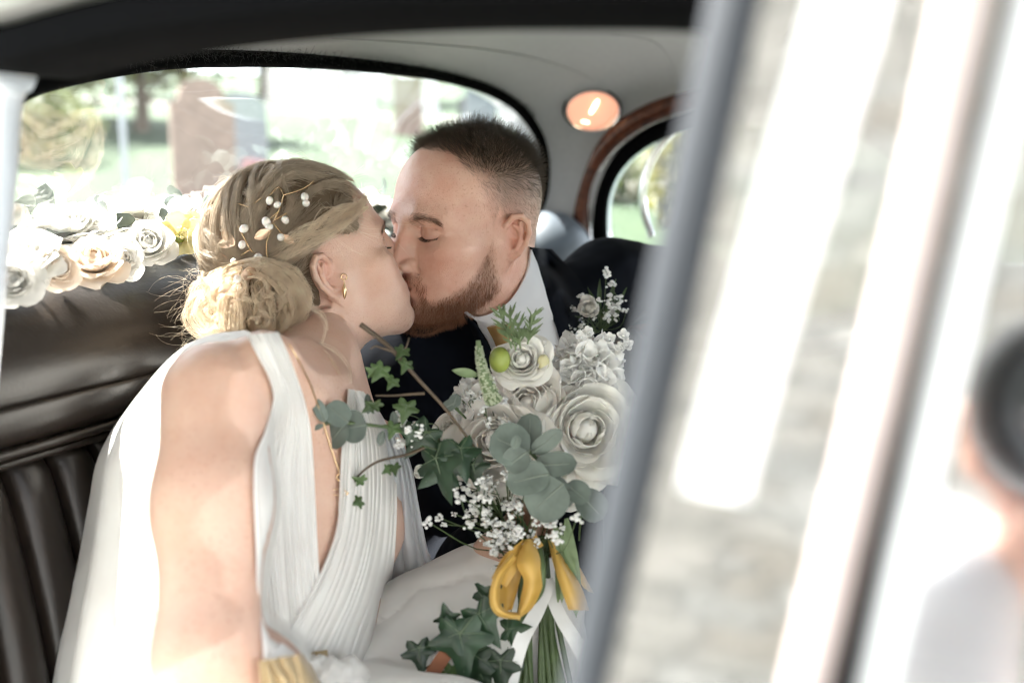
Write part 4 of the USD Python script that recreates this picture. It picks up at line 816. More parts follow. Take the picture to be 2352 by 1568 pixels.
def capm(p):
    q = BP.loc(p); q2 = q.reshape(-1, 3); e_ = np.clip(scalp_in(q2) / 2.2, 0, 1); d = hf(q2) - 0.006 * e_ + 0.0045 * (1 - np.clip(e_ * 3, 0, 1)); d = np.maximum(d, -(hf(q2) + 0.004))
    return d.reshape(p.shape[:-1]) * BP.s
cv, cf, cn = netmesh(capm, BP.o - 0.14, BP.o + 0.14, 0.0035, project=1)
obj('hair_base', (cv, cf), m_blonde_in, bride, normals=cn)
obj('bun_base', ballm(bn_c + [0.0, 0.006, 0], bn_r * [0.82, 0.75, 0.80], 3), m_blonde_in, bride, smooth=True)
An = BP.loc(bn_c + [0.012, 0.02, 0.032])
ncl = 52; cc = Sb[rb.choice(len(Sb), ncl, replace=False)]; kid = cKDTree(cc).query(Sb)[1]
clh = rb.uniform(0.0, 0.013, ncl); cend = An + rb.normal(size=(ncl, 3)) * [0.014, 0.012, 0.012]; cph = rb.uniform(0, 6.28, ncl)
nS = 12000; pick = rb.choice(len(Sb), min(nS, len(Sb)), replace=False); pick = pick[np.lexsort((np.round(np.arctan2(Sb[pick, 0], Sb[pick, 2]) * 400), kid[pick]))]; Q = Sb[pick]; K = kid[pick]
T = np.linspace(0, 1, 15); paths = np.zeros((len(Q), 15, 3)); lift = rb.uniform(0.2, 1.0, len(Q))
up_ = np.array([0, -0.35, 1.0])
for i, t in enumerate(T):
    e = cend[K] + rb.normal(size=(len(Q), 3)) * 0 + (Q - cc[K]) * 0.35
    w = t ** 1.25; p = Q * (1 - w) + e * w + (cc[K] - Q) * (0.55 * math.sin(t * math.pi))[..., None] if False else Q * (1 - w) + e * w + (cc[K] - Q) * 0.68 * math.sin(t * math.pi)
    p = p + np.outer(np.sin(math.pi * t) * 0.030 * np.ones(len(Q)), up_) * (np.abs(Q[:, :1]) < 0.055)
    p = p + 0.004 * np.stack([0 * Q[:, 0], np.sin(cph[K] + t * 7), np.cos(cph[K] + t * 7)], -1) * math.sin(math.pi * t)
    tgt = 0.0045 + (0.006 * lift + clh[K]) * min(1, 3 * t) * (1 - 0.25 * t)
    for _ in range(5):
        d = hf(p); n = sdf_normal(hf, p, 0.002); p = p + n * (tgt - d)[:, None] * 0.9
    paths[:, i] = p
flat = BP.world(paths.reshape(-1, 3)).reshape(paths.shape)
flat += np.cumsum(rb.normal(size=flat.shape) * 0.0006, axis=1)
curves('swept_hair', list(flat), [(0.00026, 0.00018)] * len(flat), m_ash, bride, label='blonde hair swept back over the ear')
def bundle(px, r, n, rng, twist=1.0, npts=18, wob=0.25, taper=(0.7, 1.0, 0.55)):
    """a lock of hair: strands inside a tube along points (u, v, depth)"""
    c = PP(spline(px, npts)); t, a, b = frames(c); s = np.linspace(0, 1, npts)
    rad = np.interp(s, [0, 0.5, 1], np.array(taper) * r)
    ph = np.sort(rng.uniform(0, 2 * np.pi, n))[:, None] + twist * s[None] * 2.2 + rng.normal(size=n)[:, None] * wob * s[None]
    wv = 1 + 0.14 * np.sin(s * rng.uniform(4, 16, n)[:, None] + rng.uniform(0, 6, n)[:, None])
    q = np.sqrt(rng.random(n))[:, None] * wv * rad[None] * (1 + 0.12 * np.sin(s * 9 + rng.uniform(0, 6, n)[:, None]))
    return list(c[None] + q[..., None] * (np.cos(ph)[..., None] * a[None] + np.sin(ph)[..., None] * b[None] * 0.7))
D0 = 1.045
B = []
for px, r, n, tw in [
    ([[505, 640, D0 - .005], [458, 668, D0 - .020], [446, 710, D0 - .028], [474, 760, D0 - .030], [545, 786, D0 - .015]], 0.016, 380, 0.5),
    ([[535, 628, D0 - .010], [492, 664, D0 - .036], [482, 716, D0 - .046], [510, 764, D0 - .040], [556, 788, D0 - .018]], 0.0165, 420, 0.4),
    ([[560, 622, D0 - .012], [536, 664, D0 - .044], [532, 718, D0 - .054], [546, 766, D0 - .045], [564, 790, D0 - .018]], 0.0155, 420, 0.4),
    ([[585, 620, D0 - .012], [584, 664, D0 - .046], [588, 716, D0 - .054], [578, 764, D0 - .044], [570, 790, D0 - .018]], 0.0145, 380, -0.4),
    ([[610, 622, D0 - .012], [634, 662, D0 - .040], [644, 712, D0 - .046], [618, 760, D0 - .038], [576, 789, D0 - .016]], 0.0150, 380, -0.5),
    ([[520, 618, D0 - .012], [590, 604, D0 - .040], [660, 640, D0 - .048], [690, 700, D0 - .040], [668, 750, D0 - .030], [610, 780, D0 - .016]], 0.0120, 330, 1.2),
    ([[600, 600, D0 - .02], [668, 620, D0 - .040], [706, 668, D0 - .036], [704, 716, D0 - .022], [680, 742, D0 - .012]], 0.0085, 200, 1.5),
    ([[690, 640, D0 - .035], [716, 676, D0 - .030], [700, 708, D0 - .020], [668, 700, D0 - .018]], 0.0060, 110, 2.0),
    ([[838, 462, D0 - .02], [800, 486, D0 - .04], [755, 516, D0 - .056], [700, 545, D0 - .058], [635, 590, D0 - .045], [560, 622, D0 - .020]], 0.0125, 190, 3.4)]:
    cpx = np.asarray(px, float).copy(); ns = 13
    if cpx[0, 0] < 790: cpx[:, :2] = [566, 696] + (cpx[:, :2] - [566, 696]) * 0.90
    if cpx[0, 0] > 790:      # the twisted lock lies on the head
        dd = fill(trace(capm, cpx[:, 0], cpx[:, 1], 0.85, 1.4)[None])[0]; cpx[:, 2] = np.minimum(dd - 0.006, cpx[:, 2] + 0.03)
    tl = np.linspace(0, 1, len(cpx))
    for sub in range(ns):      # thin sub-locks side by side, twisting about the lock's middle
        ra, pa = r * math.sqrt(rb.uniform(0.05, 1.0)) * 0.95, rb.uniform(0, 6.28); q = cpx.copy(); an = pa + tw * 1.3 * tl; q[:, 0] += 1.15 * ra * FPX * np.cos(an) * (0.55 + 0.55 * np.sin(np.pi * tl)); q[:, 1] += ra * FPX * np.sin(an) * (0.7 + 0.3 * np.sin(np.pi * tl)); q[:, 2] += ra * 0.6 * np.cos(an * 1.0 + 1.0) + rb.normal(size=len(q)) * 0.0012
        q[:, :2] += rb.normal(size=(len(q), 2)) * 2.5; B += bundle(q, r * rb.uniform(0.14, 0.34), max(8, n // 17), rb, rb.uniform(-1, 1), wob=0.4, taper=(0.55, 1.0, 0.45))
    for sub in range(8):
        q = cpx.copy(); q[:, :2] += rb.normal(size=(len(q), 2)) * r * 1100; B += bundle(q, 0.0016, 3, rb, 0.3, wob=0.5)
for k in range(46):      # loose curls about the bun
    u0, v0 = rb.uniform(468, 690), rb.uniform(622, 760); rr_ = rb.uniform(10, 34); a0 = rb.uniform(0, 6.28); da = rb.choice([-1, 1]) * rb.uniform(2.2, 5.0); t_ = np.linspace(0, 1, 7)
    e_ = ((u0 - 568) / 150) ** 2 + ((v0 - 694) / 105) ** 2; B += bundle(np.stack([u0 + rr_ * np.cos(a0 + da * t_) * (1 - 0.3 * t_), v0 + rr_ * 0.8 * np.sin(a0 + da * t_) * (1 - 0.3 * t_), D0 - 0.052 * math.sqrt(max(0.05, 1 - e_)) - 0.006 + 0.008 * rb.normal() * t_], -1), rb.uniform(0.0012, 0.0030), 12, rb, 1.0, 14, wob=0.4)
B = [b + np.cumsum(rb.normal(size=b.shape) * 0.00045, axis=0) for b in B]
curves('bun', B, [(0.00026, 0.00016)] * len(B), m_blonde, bride, label='coiled blonde bun pinned at the nape')
# loose wisps
Wp = []
for k in range(120):      # round the back of the bun
    u0, v0 = rb.uniform(430, 500), rb.uniform(620, 790); L = rb.uniform(0.02, 0.055); a0 = rb.uniform(2.4, 4.6); c = rb.normal() * 55
    p = P(u0, v0, D0 + rb.uniform(-.02, .03)); t = np.linspace(0, L, 9); an = a0 + c * t; Wp.append(p + np.stack([np.cumsum(np.cos(an)) * L / 9, rb.normal() * 0.2 * t, np.cumsum(-np.sin(an) * 0.8 - 0.25) * L / 9], -1))
sel_ = rb.choice(len(flat), 420, replace=False)      # strands lifting off the crown
for f_ in flat[sel_]:
    a, b = sorted(rb.choice(np.arange(1, 14), 2, replace=False)); q = f_[a:b + 1]
    if len(q) > 2: t_ = np.linspace(0, 1, len(q))[:, None]; Wp.append(q + (unit(q.mean(0) - BP.o) * rb.uniform(0.001, 0.008) + rb.normal(size=3) * 0.003) * np.sin(t_ * 2.4))
for k in range(46):       # across the temple and cheek
    u0, v0 = rb.uniform(720, 880), rb.uniform(420, 540); L = rb.uniform(0.02, 0.06); an = rb.normal(-0.7, 0.4) + rb.normal() * 12 * np.linspace(0, L, 9)
    p = P(u0, v0, 1.02 + 0.0007 * (u0 - 720)); Wp.append(p + np.stack([np.cumsum(np.cos(an)) * L / 9, 0.5 * np.linspace(0, L, 9), np.cumsum(np.sin(an)) * L / 9], -1))
for k in range(60):       # above the crown
    u0 = rb.uniform(520, 840); v0 = np.interp(u0, [520, 560, 640, 740, 840], [470, 420, 385, 398, 440]) + rb.uniform(0, 10); L = rb.uniform(0.015, 0.05); an = rb.uniform(0.2, 2.6) + rb.normal() * 25 * np.linspace(0, L, 8)
    p = P(u0, v0, 1.08); Wp.append(p + np.stack([np.cumsum(np.cos(an)) * L / 8, rb.normal() * 0.4 * np.linspace(0, L, 8), np.cumsum(np.sin(an) * 0.5) * L / 8], -1))
for px in ([[700, 780, .99], [760, 800, .965], [800, 840, .955], [806, 880, .955]], [[690, 770, .99], [750, 815, .962], [780, 860, .955]], [[700, 690, .99], [740, 720, .97], [752, 760, .965]], [[705, 700, .99], [745, 740, .97], [740, 790, .965]]):
    Wp += bundle(px, 0.003, 12, rb, 0.6, 12)
curves('loose_wisps', Wp, [(0.00020, 0.00008)] * len(Wp), m_blonde, bride, label='fine loose strands around the bun and cheek').SetCustomDataByKey('kind', 'stuff')
# ---------------------------------------------------------------- clothes
def panel(left, right, n, m, fn=None, d0=0.6, d1=1.6, off=0.004, sm=2.0, pleat=0.0, npl=12, seed=0, depth=None, bulge=0.0, drift=0.5):
    """cloth between two pixel polylines, resting on a distance field (or at given depths), gathered in pleats"""
    a, b = spline(left, n), spline(right, n); s = np.linspace(0, 1, m); uv = a[:, None, :2] * (1 - s)[None, :, None] + b[:, None, :2] * s[None, :, None]
    if a.shape[1] == 3: D = a[:, None, 2] * (1 - s) + b[:, None, 2] * s
    else: D = gaussian_filter(fill(trace(fn, uv[..., 0], uv[..., 1], d0, d1)), sm, mode='nearest')
    D = D - off - bulge * np.sin(np.pi * s)[None]
    if pleat:
        t = np.linspace(0, 1, n)[:, None]; r = np.random.default_rng(seed)
        w = npl * (s[None] + 0.04 * drift * np.sin(t * 3 + 5 * s[None])) ; ph = meshkit.fbm(np.stack([w * 0.6 + seed, t * 1.6 + 0 * w, 0 * w], -1), 2, seed) * 5
        amp = pleat * (0.45 + 0.9 * meshkit.noise(np.stack([w * 0.9, t * 2.0 + 0 * w, 0 * w + seed], -1), seed + 3))
        D = D - amp * (np.abs(np.sin(np.pi * w + ph)) ** 0.8 - 0.5)
    return P(uv[..., 0], uv[..., 1], D)
def thick(pts, h=0.0012, flip=False):
    """closes a cloth sheet with its back face"""
    n, m = pts.shape[:2]; du, dv = np.gradient(pts, axis=0), np.gradient(pts, axis=1); nn = unit(np.cross(du, dv)); toc = np.sign(((CAM - pts) * nn).sum(-1).mean()); nn = nn * toc
    f = grid_faces(n, m, flip=toc < 0); fr, bk = pts.reshape(-1, 3), (pts - nn * h).reshape(-1, 3); k = n * m
    rim = np.concatenate([np.arange(m), np.arange(1, n) * m + m - 1, ((n - 1) * m + np.arange(m - 1))[::-1], (np.arange(1, n - 1) * m)[::-1]]); q = len(rim)
    a = np.arange(q) + 2 * k; b = a + q; a2, b2 = np.roll(a, -1), np.roll(b, -1)      # the rim has its own vertices, so that shading stays crisp there
    side = np.concatenate([np.stack([a, b, b2], -1), np.stack([a, b2, a2], -1)])
    return (np.concatenate([fr, bk, fr[rim], bk[rim]]), np.concatenate([f, f[:, ::-1] + k, side if toc < 0 else side[:, ::-1]]))
def fabric(name, col, rough=0.8, trans=0.25, weave=900, bump=0.25, var=0.05, sheen=0.3, spec=0.3):
    c = np.asarray(col, float)
    return M(name, {'t': ('texture_coordinate', {}), 'n': ('noise_texture', {'scale': 25, 'detail': 4}), 'r': ('rgb_ramp', {'ramp': [(0.3, tuple(c * (1 - var))), (0.7, tuple(np.minimum(c * (1 + var), 0.92)))]}),
        'w': ('noise_texture', {'scale': weave, 'detail': 2}), 'b': ('bump', {'strength': bump, 'distance': 0.0006}), 'p': ('principled_bsdf', {'roughness': rough, 'sheen_weight': sheen, 'specular_ior_level': spec}),
        'l': ('translucent_bsdf', {'color': tuple(c)}), 'x': ('mix_closure', {'fac': trans})},
        [('t.object', 'n.vector'), ('n.fac', 'r.fac'), ('r.color', 'p.base_color'), ('t.object', 'w.vector'), ('w.fac', 'b.height'), ('b.normal', 'p.normal'), ('p.BSDF', 'x.closure1'), ('l.BSDF', 'x.closure2')], surface='x.closure')
m_chiffon = fabric('ivory_chiffon', (0.90, 0.88, 0.85), 0.75, 0.30, bump=0.15)
m_sheer = M('sheer_white_chiffon', {'p': ('principled_bsdf', {'base_color': (0.74, 0.77, 0.80), 'roughness': 0.7, 'sheen_weight': 0.3}), 'l': ('translucent_bsdf', {'color': (0.74, 0.76, 0.78)}), 'x': ('mix_closure', {'fac': 0.35}), 'tr': ('transparent_bsdf', {}), 'y': ('mix_closure', {'fac': 0.22})},
    [('p.BSDF', 'x.closure1'), ('l.BSDF', 'x.closure2'), ('x.closure', 'y.closure1'), ('tr.BSDF', 'y.closure2')], surface='y.closure')
m_gold = fabric('gold_satin_belt', (0.50, 0.37, 0.20), 0.38, 0.05, bump=0.2, sheen=0.1, spec=0.5)
m_navy = fabric('navy_wool_suiting', (0.0028, 0.0038, 0.0066), 0.85, 0.0, weave=700, bump=0.6, var=0.2, sheen=0.02, spec=0.06)
m_shirt = fabric('white_cotton_shirt', (0.82, 0.83, 0.85), 0.8, 0.15, weave=1200, bump=0.2)
m_tie = fabric('bronze_satin_tie', (0.33, 0.19, 0.055), 0.33, 0.0, weave=1400, bump=0.15, var=0.12, spec=0.6)
torso = lambda p: bride_body(p, head=False)
bodice = np.array([[[566, 768], [590, 812], [618, 868], [629, 925], [612, 985], [587, 1045], [583, 1110], [586, 1200], [592, 1320], [602, 1420], [606, 1530]], [[640, 762], [664, 820], [690, 890], [706, 950], [716, 1010], [721, 1080], [725, 1160], [729, 1240], [733, 1310], [740, 1400], [752, 1520]]], float)
obj('bodice', thick(panel(bodice[0], bodice[1], 150, 90, torso, 0.6, 1.4, 0.006, 2.5, 0.0030, 12, 3)), m_chiffon, bride, smooth=True, label='pleated ivory chiffon panel from the shoulder to the waist')
b2 = np.array([[[802, 893], [797, 950], [789, 1010], [785, 1080], [781, 1150], [768, 1230], [735, 1316], [690, 1400], [640, 1480], [604, 1528]], [[832, 900], [872, 945], [898, 1000], [910, 1070], [912, 1140], [910, 1220], [904, 1300], [892, 1370], [874, 1435], [850, 1525]]], float)
obj('bodice', thick(panel(b2[0], b2[1], 150, 90, torso, 0.6, 1.4, 0.009, 2.5, 0.0032, 13, 8)), m_chiffon, bride, smooth=True, label='pleated chiffon panel crossing from the far shoulder')
# cape falling behind the near arm: a curved, closed fall of cloth
ce = spline(np.array([[560, 758, 0.93], [470, 772, 0.92], [395, 818, 0.92], [322, 900, 0.93], [262, 985, 0.94], [228, 1065, 0.945], [216, 1160, 0.945], [196, 1300, 0.93], [168, 1440, 0.915], [140, 1600, 0.90], [110, 1760, 0.89]]), 110)
ci = spline(np.array([[600, 772, 0.86], [540, 850, 0.845], [480, 930, 0.84], [430, 1030, 0.835], [420, 1130, 0.825], [440, 1250, 0.81], [470, 1400, 0.80], [500, 1600, 0.79], [520, 1760, 0.78]]), 110)
th = np.linspace(-0.85, 1.0, 56); cp = np.zeros((110, 56, 3))
for i in range(110):
    e, c = ce[i], ci[i]; du = c[0] - e[0]
    for j, q in enumerate(th):
        a = q * math.pi / 2
        u = e[0] + du * (1 - math.cos(a)); d = e[2] - (e[2] - c[2]) * math.sin(a) if a > 0 else e[2] - 0.16 * math.sin(a)
        cp[i, j] = (u, e[1] * (1 - (1 - math.cos(a))) + c[1] * (1 - math.cos(a)), d)
tt = np.linspace(0, 1, 110)[:, None]; fold = band(tt, 0.25, 0.9) * 0.010
ph = 9 * th[None] + 2.5 * meshkit.fbm(np.stack([th[None] * 3 + 0 * tt, tt * 1.5 + 0 * th[None], 0 * tt + 0 * th[None]], -1), 2, 5)
capep = PP(cp); cn_ = unit(np.cross(np.gradient(capep, axis=0), np.gradient(capep, axis=1))); capep = capep + cn_ * (fold * np.sin(ph * 2.2))[..., None]
obj('cape', thick(capep), m_chiffon, bride, smooth=True, label='white chiffon cape falling from the shoulder down the back')
# sheer fall on the far side
s1 = np.array([[872, 985, 1.04], [893, 1060, 1.035], [898, 1130, 1.03], [893, 1220, 1.04], [885, 1310, 1.08], [880, 1420, 1.12]]); s2 = np.array([[912, 985, 1.05], [945, 1070, 1.045], [962, 1160, 1.04], [980, 1250, 1.06], [1005, 1330, 1.09], [1020, 1430, 1.12]])
obj('sheer_sleeve', thick(panel(s1, s2, 70, 50, off=0.0, pleat=0.008, npl=4, seed=6, bulge=0.01)), m_sheer, bride, smooth=True, label='sheer bluish white chiffon over the far arm')
# skirt over the raised far thigh and the near one
sk_a, sk_b, sk_c = P(770, 1610, 1.03), P(1165, 1392, 1.065), P(1215, 1800, 1.08)
sk_d, sk_e = P(640, 1790, 0.90), P(1010, 1800, 0.86)
def skirt(p):
    d = chain(p, [sk_a, sk_b, sk_c], [0.092, 0.072, 0.085], 0.03); d = smin(d, chain(p, [sk_d, sk_e], [0.095, 0.08]), 0.06)
    q = toC(p); w = meshkit.fbm(np.stack([q[..., 0] * 7 + q[..., 2] * 3, q[..., 1] * 9, q[..., 2] * 4 - q[..., 0] * 3], -1), 3, 4) - 0.5
    return d + 0.020 * w - 0.0065 * np.abs(np.sin(26 * (q[..., 2] * 0.9 - 0.55 * q[..., 0] + 0.25 * q[..., 1]) + 11 * w)) ** 0.7 * (0.4 + 1.2 * meshkit.noise(q * 9, 8))
lo = np.minimum.reduce([sk_a, sk_b, sk_c, sk_d, sk_e]) - 0.14; hi = np.maximum.reduce([sk_a, sk_b, sk_c, sk_d, sk_e]) + 0.14; lo[2] = max(lo[2], P(900, 1700, 1.0)[2])
v, f, n = netmesh(skirt, lo, hi, 0.006, project=1); obj('skirt', (v, f), m_chiffon, bride, normals=n, label='ivory chiffon skirt draped over the knee')
# gathers between bodice and skirt, gold belt, puff
bl = np.array([[[598, 1516], [602, 1560], [604, 1600]], [[752, 1492], [758, 1540], [764, 1580]]], float)
obj('belt', thick(panel(bl[0], bl[1], 30, 70, torso, 0.6, 1.4, 0.014, 2.0, 0.006, 6, 15)), m_gold, bride, smooth=True, label='gathered gold satin belt at the waist')
pb_ = lambda p: skirtpuff(p)
c1, c2 = P(640, 1600, 0.835), P(800, 1562, 0.875)
def skirtpuff(p):
    d = chain(p, [c1, (c1 + c2) / 2 - [0, 0.004, -0.004], c2], [0.018, 0.021, 0.020], 0.01); q = toC(p)
    return d + 0.004 * np.abs(np.sin(q[..., 0] * 150 + q[..., 1] * 60 + 8 * meshkit.noise(q * 40, 3))) + 0.014 * (meshkit.fbm(q * 45, 3, 3) - 0.5)
v, f, n = netmesh(skirtpuff, np.minimum(c1, c2) - 0.05, np.maximum(c1, c2) + 0.05, 0.0035, project=1); obj('ruffle', (v, f), m_chiffon, bride, normals=n, label='rolled white ruffle below the belt')
# groom: jacket over body and sleeves
j_el, j_ha = P(1590, 655, 1.52), P(1760, 760, 1.42)
j_er, j_hr = P(1010, 1380, 1.20), P(1150, 1240, 1.085)
col_o = P(1085, 728, 1.20); col_n = unit(np.cross(P(1268, 705, 1.23) - col_o, P(1228, 580, 1.34) - col_o)); col_n = col_n if col_n[2] > 0 else -col_n
def jacket(p):
    d = chain(p, [g_sl, g_nb + [0.015, 0.035, -0.085], g_sr], [0.060, 0.074, 0.062], 0.03)
    d = smin(d, chain(p, [g_nb + [0.0, 0.03, -0.12], g_ch, g_wa], [0.105, 0.145, 0.142], 0.03), 0.05)
    d = smin(d, chain(p, [g_sl, j_el, j_ha], [0.064, 0.055, 0.046], 0.02), 0.03)
    d = smin(d, chain(p, [g_sr, j_er, j_hr], [0.062, 0.052, 0.038], 0.02), 0.03)
    d = smin(d, smax(groom_body(p) - 0.008, (p - col_o) @ col_n, 0.012), 0.012)
    w = meshkit.fbm(p * [16, 16, 11], 3, 9) - 0.5
    return d + 0.014 * w
lo = np.minimum.reduce([g_sl, g_sr, g_wa, j_el, j_ha, j_er]) - 0.16; hi = np.maximum.reduce([g_sl, g_sr, g_wa, j_el, j_ha, j_er, g_nb]) + 0.16; lo[2] = g_wa[2] - 0.02
v, f, n = netmesh(jacket, lo, hi, 0.008, project=1); obj('jacket', (v, f), m_navy, groom, normals=n, label='dark navy wool suit jacket')
cl_ = np.array([[[1219, 574], [1216, 612], [1200, 650], [1172, 690], [1135, 716], [1098, 727], [1070, 716]], [[1226, 580], [1246, 640], [1262, 700], [1266, 737], [1200, 742], [1138, 750], [1104, 746]]], float)
obj('shirt_collar', thick(panel(cl_[0], cl_[1], 80, 24, lambda p: np.minimum(groom_body(p), jacket(p)), 0.9, 1.7, 0.009, 1.8, bulge=0.004), 0.003), m_shirt, groom, smooth=True, label='crisp white shirt collar')
sf = np.array([[[1092, 730], [1115, 790], [1150, 850]], [[1275, 715], [1296, 775], [1310, 850]]], float)
jm = lambda p: np.minimum(jacket(p), groom_body(p))
obj('shirt_front', thick(panel(sf[0], sf[1], 40, 40, jm, 0.9, 1.7, 0.004, 2)), m_shirt, groom, smooth=True)
ti = np.array([[[1118, 752], [1140, 800], [1150, 880]], [[1176, 744], [1188, 795], [1210, 880]]], float)
obj('tie', thick(panel(ti[0], ti[1], 50, 30, jm, 0.9, 1.7, 0.012, 2, bulge=0.008), 0.004), m_tie, groom, smooth=True, label='bronze satin tie')
la = np.array([[[1219, 568], [1244, 640], [1264, 705], [1284, 775], [1300, 850]], [[1268, 572], [1336, 650], [1352, 720], [1338, 800], [1330, 870]]], float)
obj('lapel', thick(panel(la[0], la[1], 60, 26, jm, 0.9, 1.8, 0.011, 1.5, bulge=0.006), 0.004), m_navy, groom, smooth=True)
lb = np.array([[[1064, 722], [1090, 780], [1110, 860]], [[1096, 745], [1128, 800], [1140, 860]]], float)
obj('lapel', thick(panel(lb[0], lb[1], 40, 16, jm, 0.9, 1.7, 0.012, 1.5, bulge=0.004), 0.004), m_navy, groom, smooth=True)
# ---------------------------------------------------------------- flowers
m_rose = leafy('ivory_rose_petal', (0.96, 0.93, 0.86), 0.6, 0.03, 40, 0.26, back=(0.93, 0.90, 0.85), rnd=0.04, subsurface_weight=0.30, subsurface_scale=0.003, subsurface_radius=(1.0, 0.85, 0.65))
m_blush = leafy('blush_rose_petal', (0.96, 0.90, 0.83), 0.6, 0.03, 40, 0.26, back=(0.93, 0.87, 0.82), rnd=0.05, subsurface_weight=0.30, subsurface_scale=0.003, subsurface_radius=(1.0, 0.85, 0.65))
m_whitep = leafy('white_petal', (0.96, 0.95, 0.91), 0.6, 0.02, 40, 0.22, back=(0.90, 0.89, 0.86), rnd=0.03, subsurface_weight=0.30, subsurface_scale=0.003, subsurface_radius=(1.0, 0.85, 0.65))
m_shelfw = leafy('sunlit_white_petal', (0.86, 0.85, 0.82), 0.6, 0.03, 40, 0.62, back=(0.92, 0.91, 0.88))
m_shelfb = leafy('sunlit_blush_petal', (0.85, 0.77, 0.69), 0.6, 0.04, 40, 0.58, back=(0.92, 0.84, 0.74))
m_cream = leafy('cream_yellow_petal', (0.82, 0.78, 0.52), 0.6, 0.08, 40, 0.45, back=(0.84, 0.79, 0.48))
m_ivy = leafy('dark_ivy_leaf', (0.018, 0.042, 0.020), 0.36, 0.35, 60, 0.12, rnd=0.3)
m_ivy2 = leafy('young_ivy_leaf', (0.060, 0.105, 0.035), 0.42, 0.3, 60, 0.25, rnd=0.25)
m_euc = leafy('grey_green_eucalyptus', (0.115, 0.145, 0.125), 0.5, 0.28, 45, 0.15, rnd=0.22)
m_stem = plain('green_stem', (0.055, 0.085, 0.030), 0.55, 0.3, 60)
m_twig = plain('brown_twig', (0.070, 0.048, 0.028), 0.7, 0.35, 70, bump=0.4, bscale=300, dist=0.001)
m_herb = leafy('rosemary_leaf', (0.17, 0.235, 0.115), 0.5, 0.2, 90, 0.2)
m_lime = plain('lime_green_pod', (0.20, 0.24, 0.045), 0.45, 0.3, 40)
m_callay = M('golden_calla_lily', {'t': ('texture_coordinate', {}), 'n': ('noise_texture', {'scale': 30, 'detail': 3}), 'r': ('rgb_ramp', {'ramp': [(0.3, (0.54, 0.32, 0.06)), (0.7, (0.70, 0.46, 0.13))]}), 'p': ('principled_bsdf', {'roughness': 0.38}), 'l': ('translucent_bsdf', {'color': (0.7, 0.4, 0.05)}), 'x': ('mix_closure', {'fac': 0.2})},
    [('t.object', 'n.vector'), ('n.fac', 'r.fac'), ('r.color', 'p.base_color'), ('p.BSDF', 'x.closure1'), ('l.BSDF', 'x.closure2')], surface='x.closure')
m_satin = fabric('white_satin_ribbon', (0.72, 0.72, 0.71), 0.3, 0.1, 1500, 0.1, spec=0.6)
m_velvet = fabric('rust_velvet_ribbon', (0.20, 0.075, 0.035), 0.8, 0.0, 1500, 0.5, sheen=0.6)
def axes(nrm):
    n = unit(nrm); a = unit(np.cross(n, [0.13, 0.21, 0.97] if abs(n[2]) < 0.9 else [1, 0, 0])); return a, np.cross(n, a), n
def petal(c, ax, R, ang, tilt, w, h, curl, rng, nu=9, nv=8, base=0.25, ruffle=0.03, r0=0.1):
    """one cupped petal: base near the flower's axis, rising at tilt (0 = closed upright, 1 = lying open), its rim rolled outwards"""
    a, b, n = ax; u = np.linspace(-1, 1, nu)[None, :]; v = np.linspace(0, 1, nv)[:, None]
    wid = w * (base + (1 - base) * np.sin(np.clip(v * 1.15, 0, 1) * np.pi * 0.62)) * np.sqrt(np.maximum(1 - 0.55 * v ** 6 * u ** 2, 0.05))
    rad = r0 * R + h * (np.sin(tilt * 1.45) * v + 0.20 * np.sin(np.pi * v)) + curl * h * np.clip(v - 0.68, 0, 1) ** 2 * 4
    hei = h * np.cos(tilt * 1.45) * v + 0.10 * h * np.sin(np.pi * v) - curl * h * 0.6 * np.clip(v - 0.72, 0, 1) ** 2 * 4 * (1 - 0.0 * u)
    vtop = 1 - 0.16 * u ** 2 * v
    th = u * np.minimum(wid / np.maximum(rad, 0.35 * R * (0.4 + 0.6 * v)), 2.4)
    rad2 = rad * vtop; x = rad2 * np.cos(th); y = rad2 * np.sin(th); z = hei * vtop + ruffle * h * np.sin(u * 5 + rng.uniform(0, 6)) * v ** 3 + 0.05 * h * rng.normal() * v
    ca, sa = math.cos(ang), math.sin(ang)
    X, Y = x * ca - y * sa, x * sa + y * ca
    p = c + X[..., None] * a + Y[..., None] * b + z[..., None] * n
    return p
def petals_into(parent, sheets, mat, th=0.0007, smooth=True):
    for p in sheets: obj('petal', thick(p, th), mat, parent, smooth=smooth)
ROSEK = 1.0
def rose(parent, name, c, nrm, R, mat, seed, rings=((3, 0.05, 0.5, 0.74), (4, 0.15, 0.75, 0.80), (5, 0.34, 1.15, 0.88), (5, 0.58, 1.5, 0.98), (5, 0.84, 1.7, 1.02)), label=None, core=None, stem=True):
    """a rose: spiralled petals from a tight bud to open outer ones; c is the base of the flower, R its radius"""
    rng = np.random.default_rng(seed); ax = axes(nrm); c = np.asarray(c, float)
    hub = obj(name, ballm(c + unit(nrm) * R * 0.28, (R * 0.22, R * 0.22, R * 0.40), 2, R=np.stack(ax)), core or mat, parent, smooth=True, label=label)
    sh = []
    for n, tilt, wf, hf_ in rings:
        off = rng.uniform(0, 6.28)
        for k in range(n): sh.append(petal(c, ax, R, off + k * 2 * np.pi / n + rng.normal() * 0.22, tilt + rng.normal() * 0.05, R * 0.62 * wf, R * 0.98 * hf_ * rng.uniform(0.9, 1.06), 0.10 + 0.30 * tilt + rng.normal() * 0.06, rng, ruffle=0.03 + 0.09 * tilt, r0=0.06 + 0.03 * wf))
    petals_into(hub, sh, mat); return hub
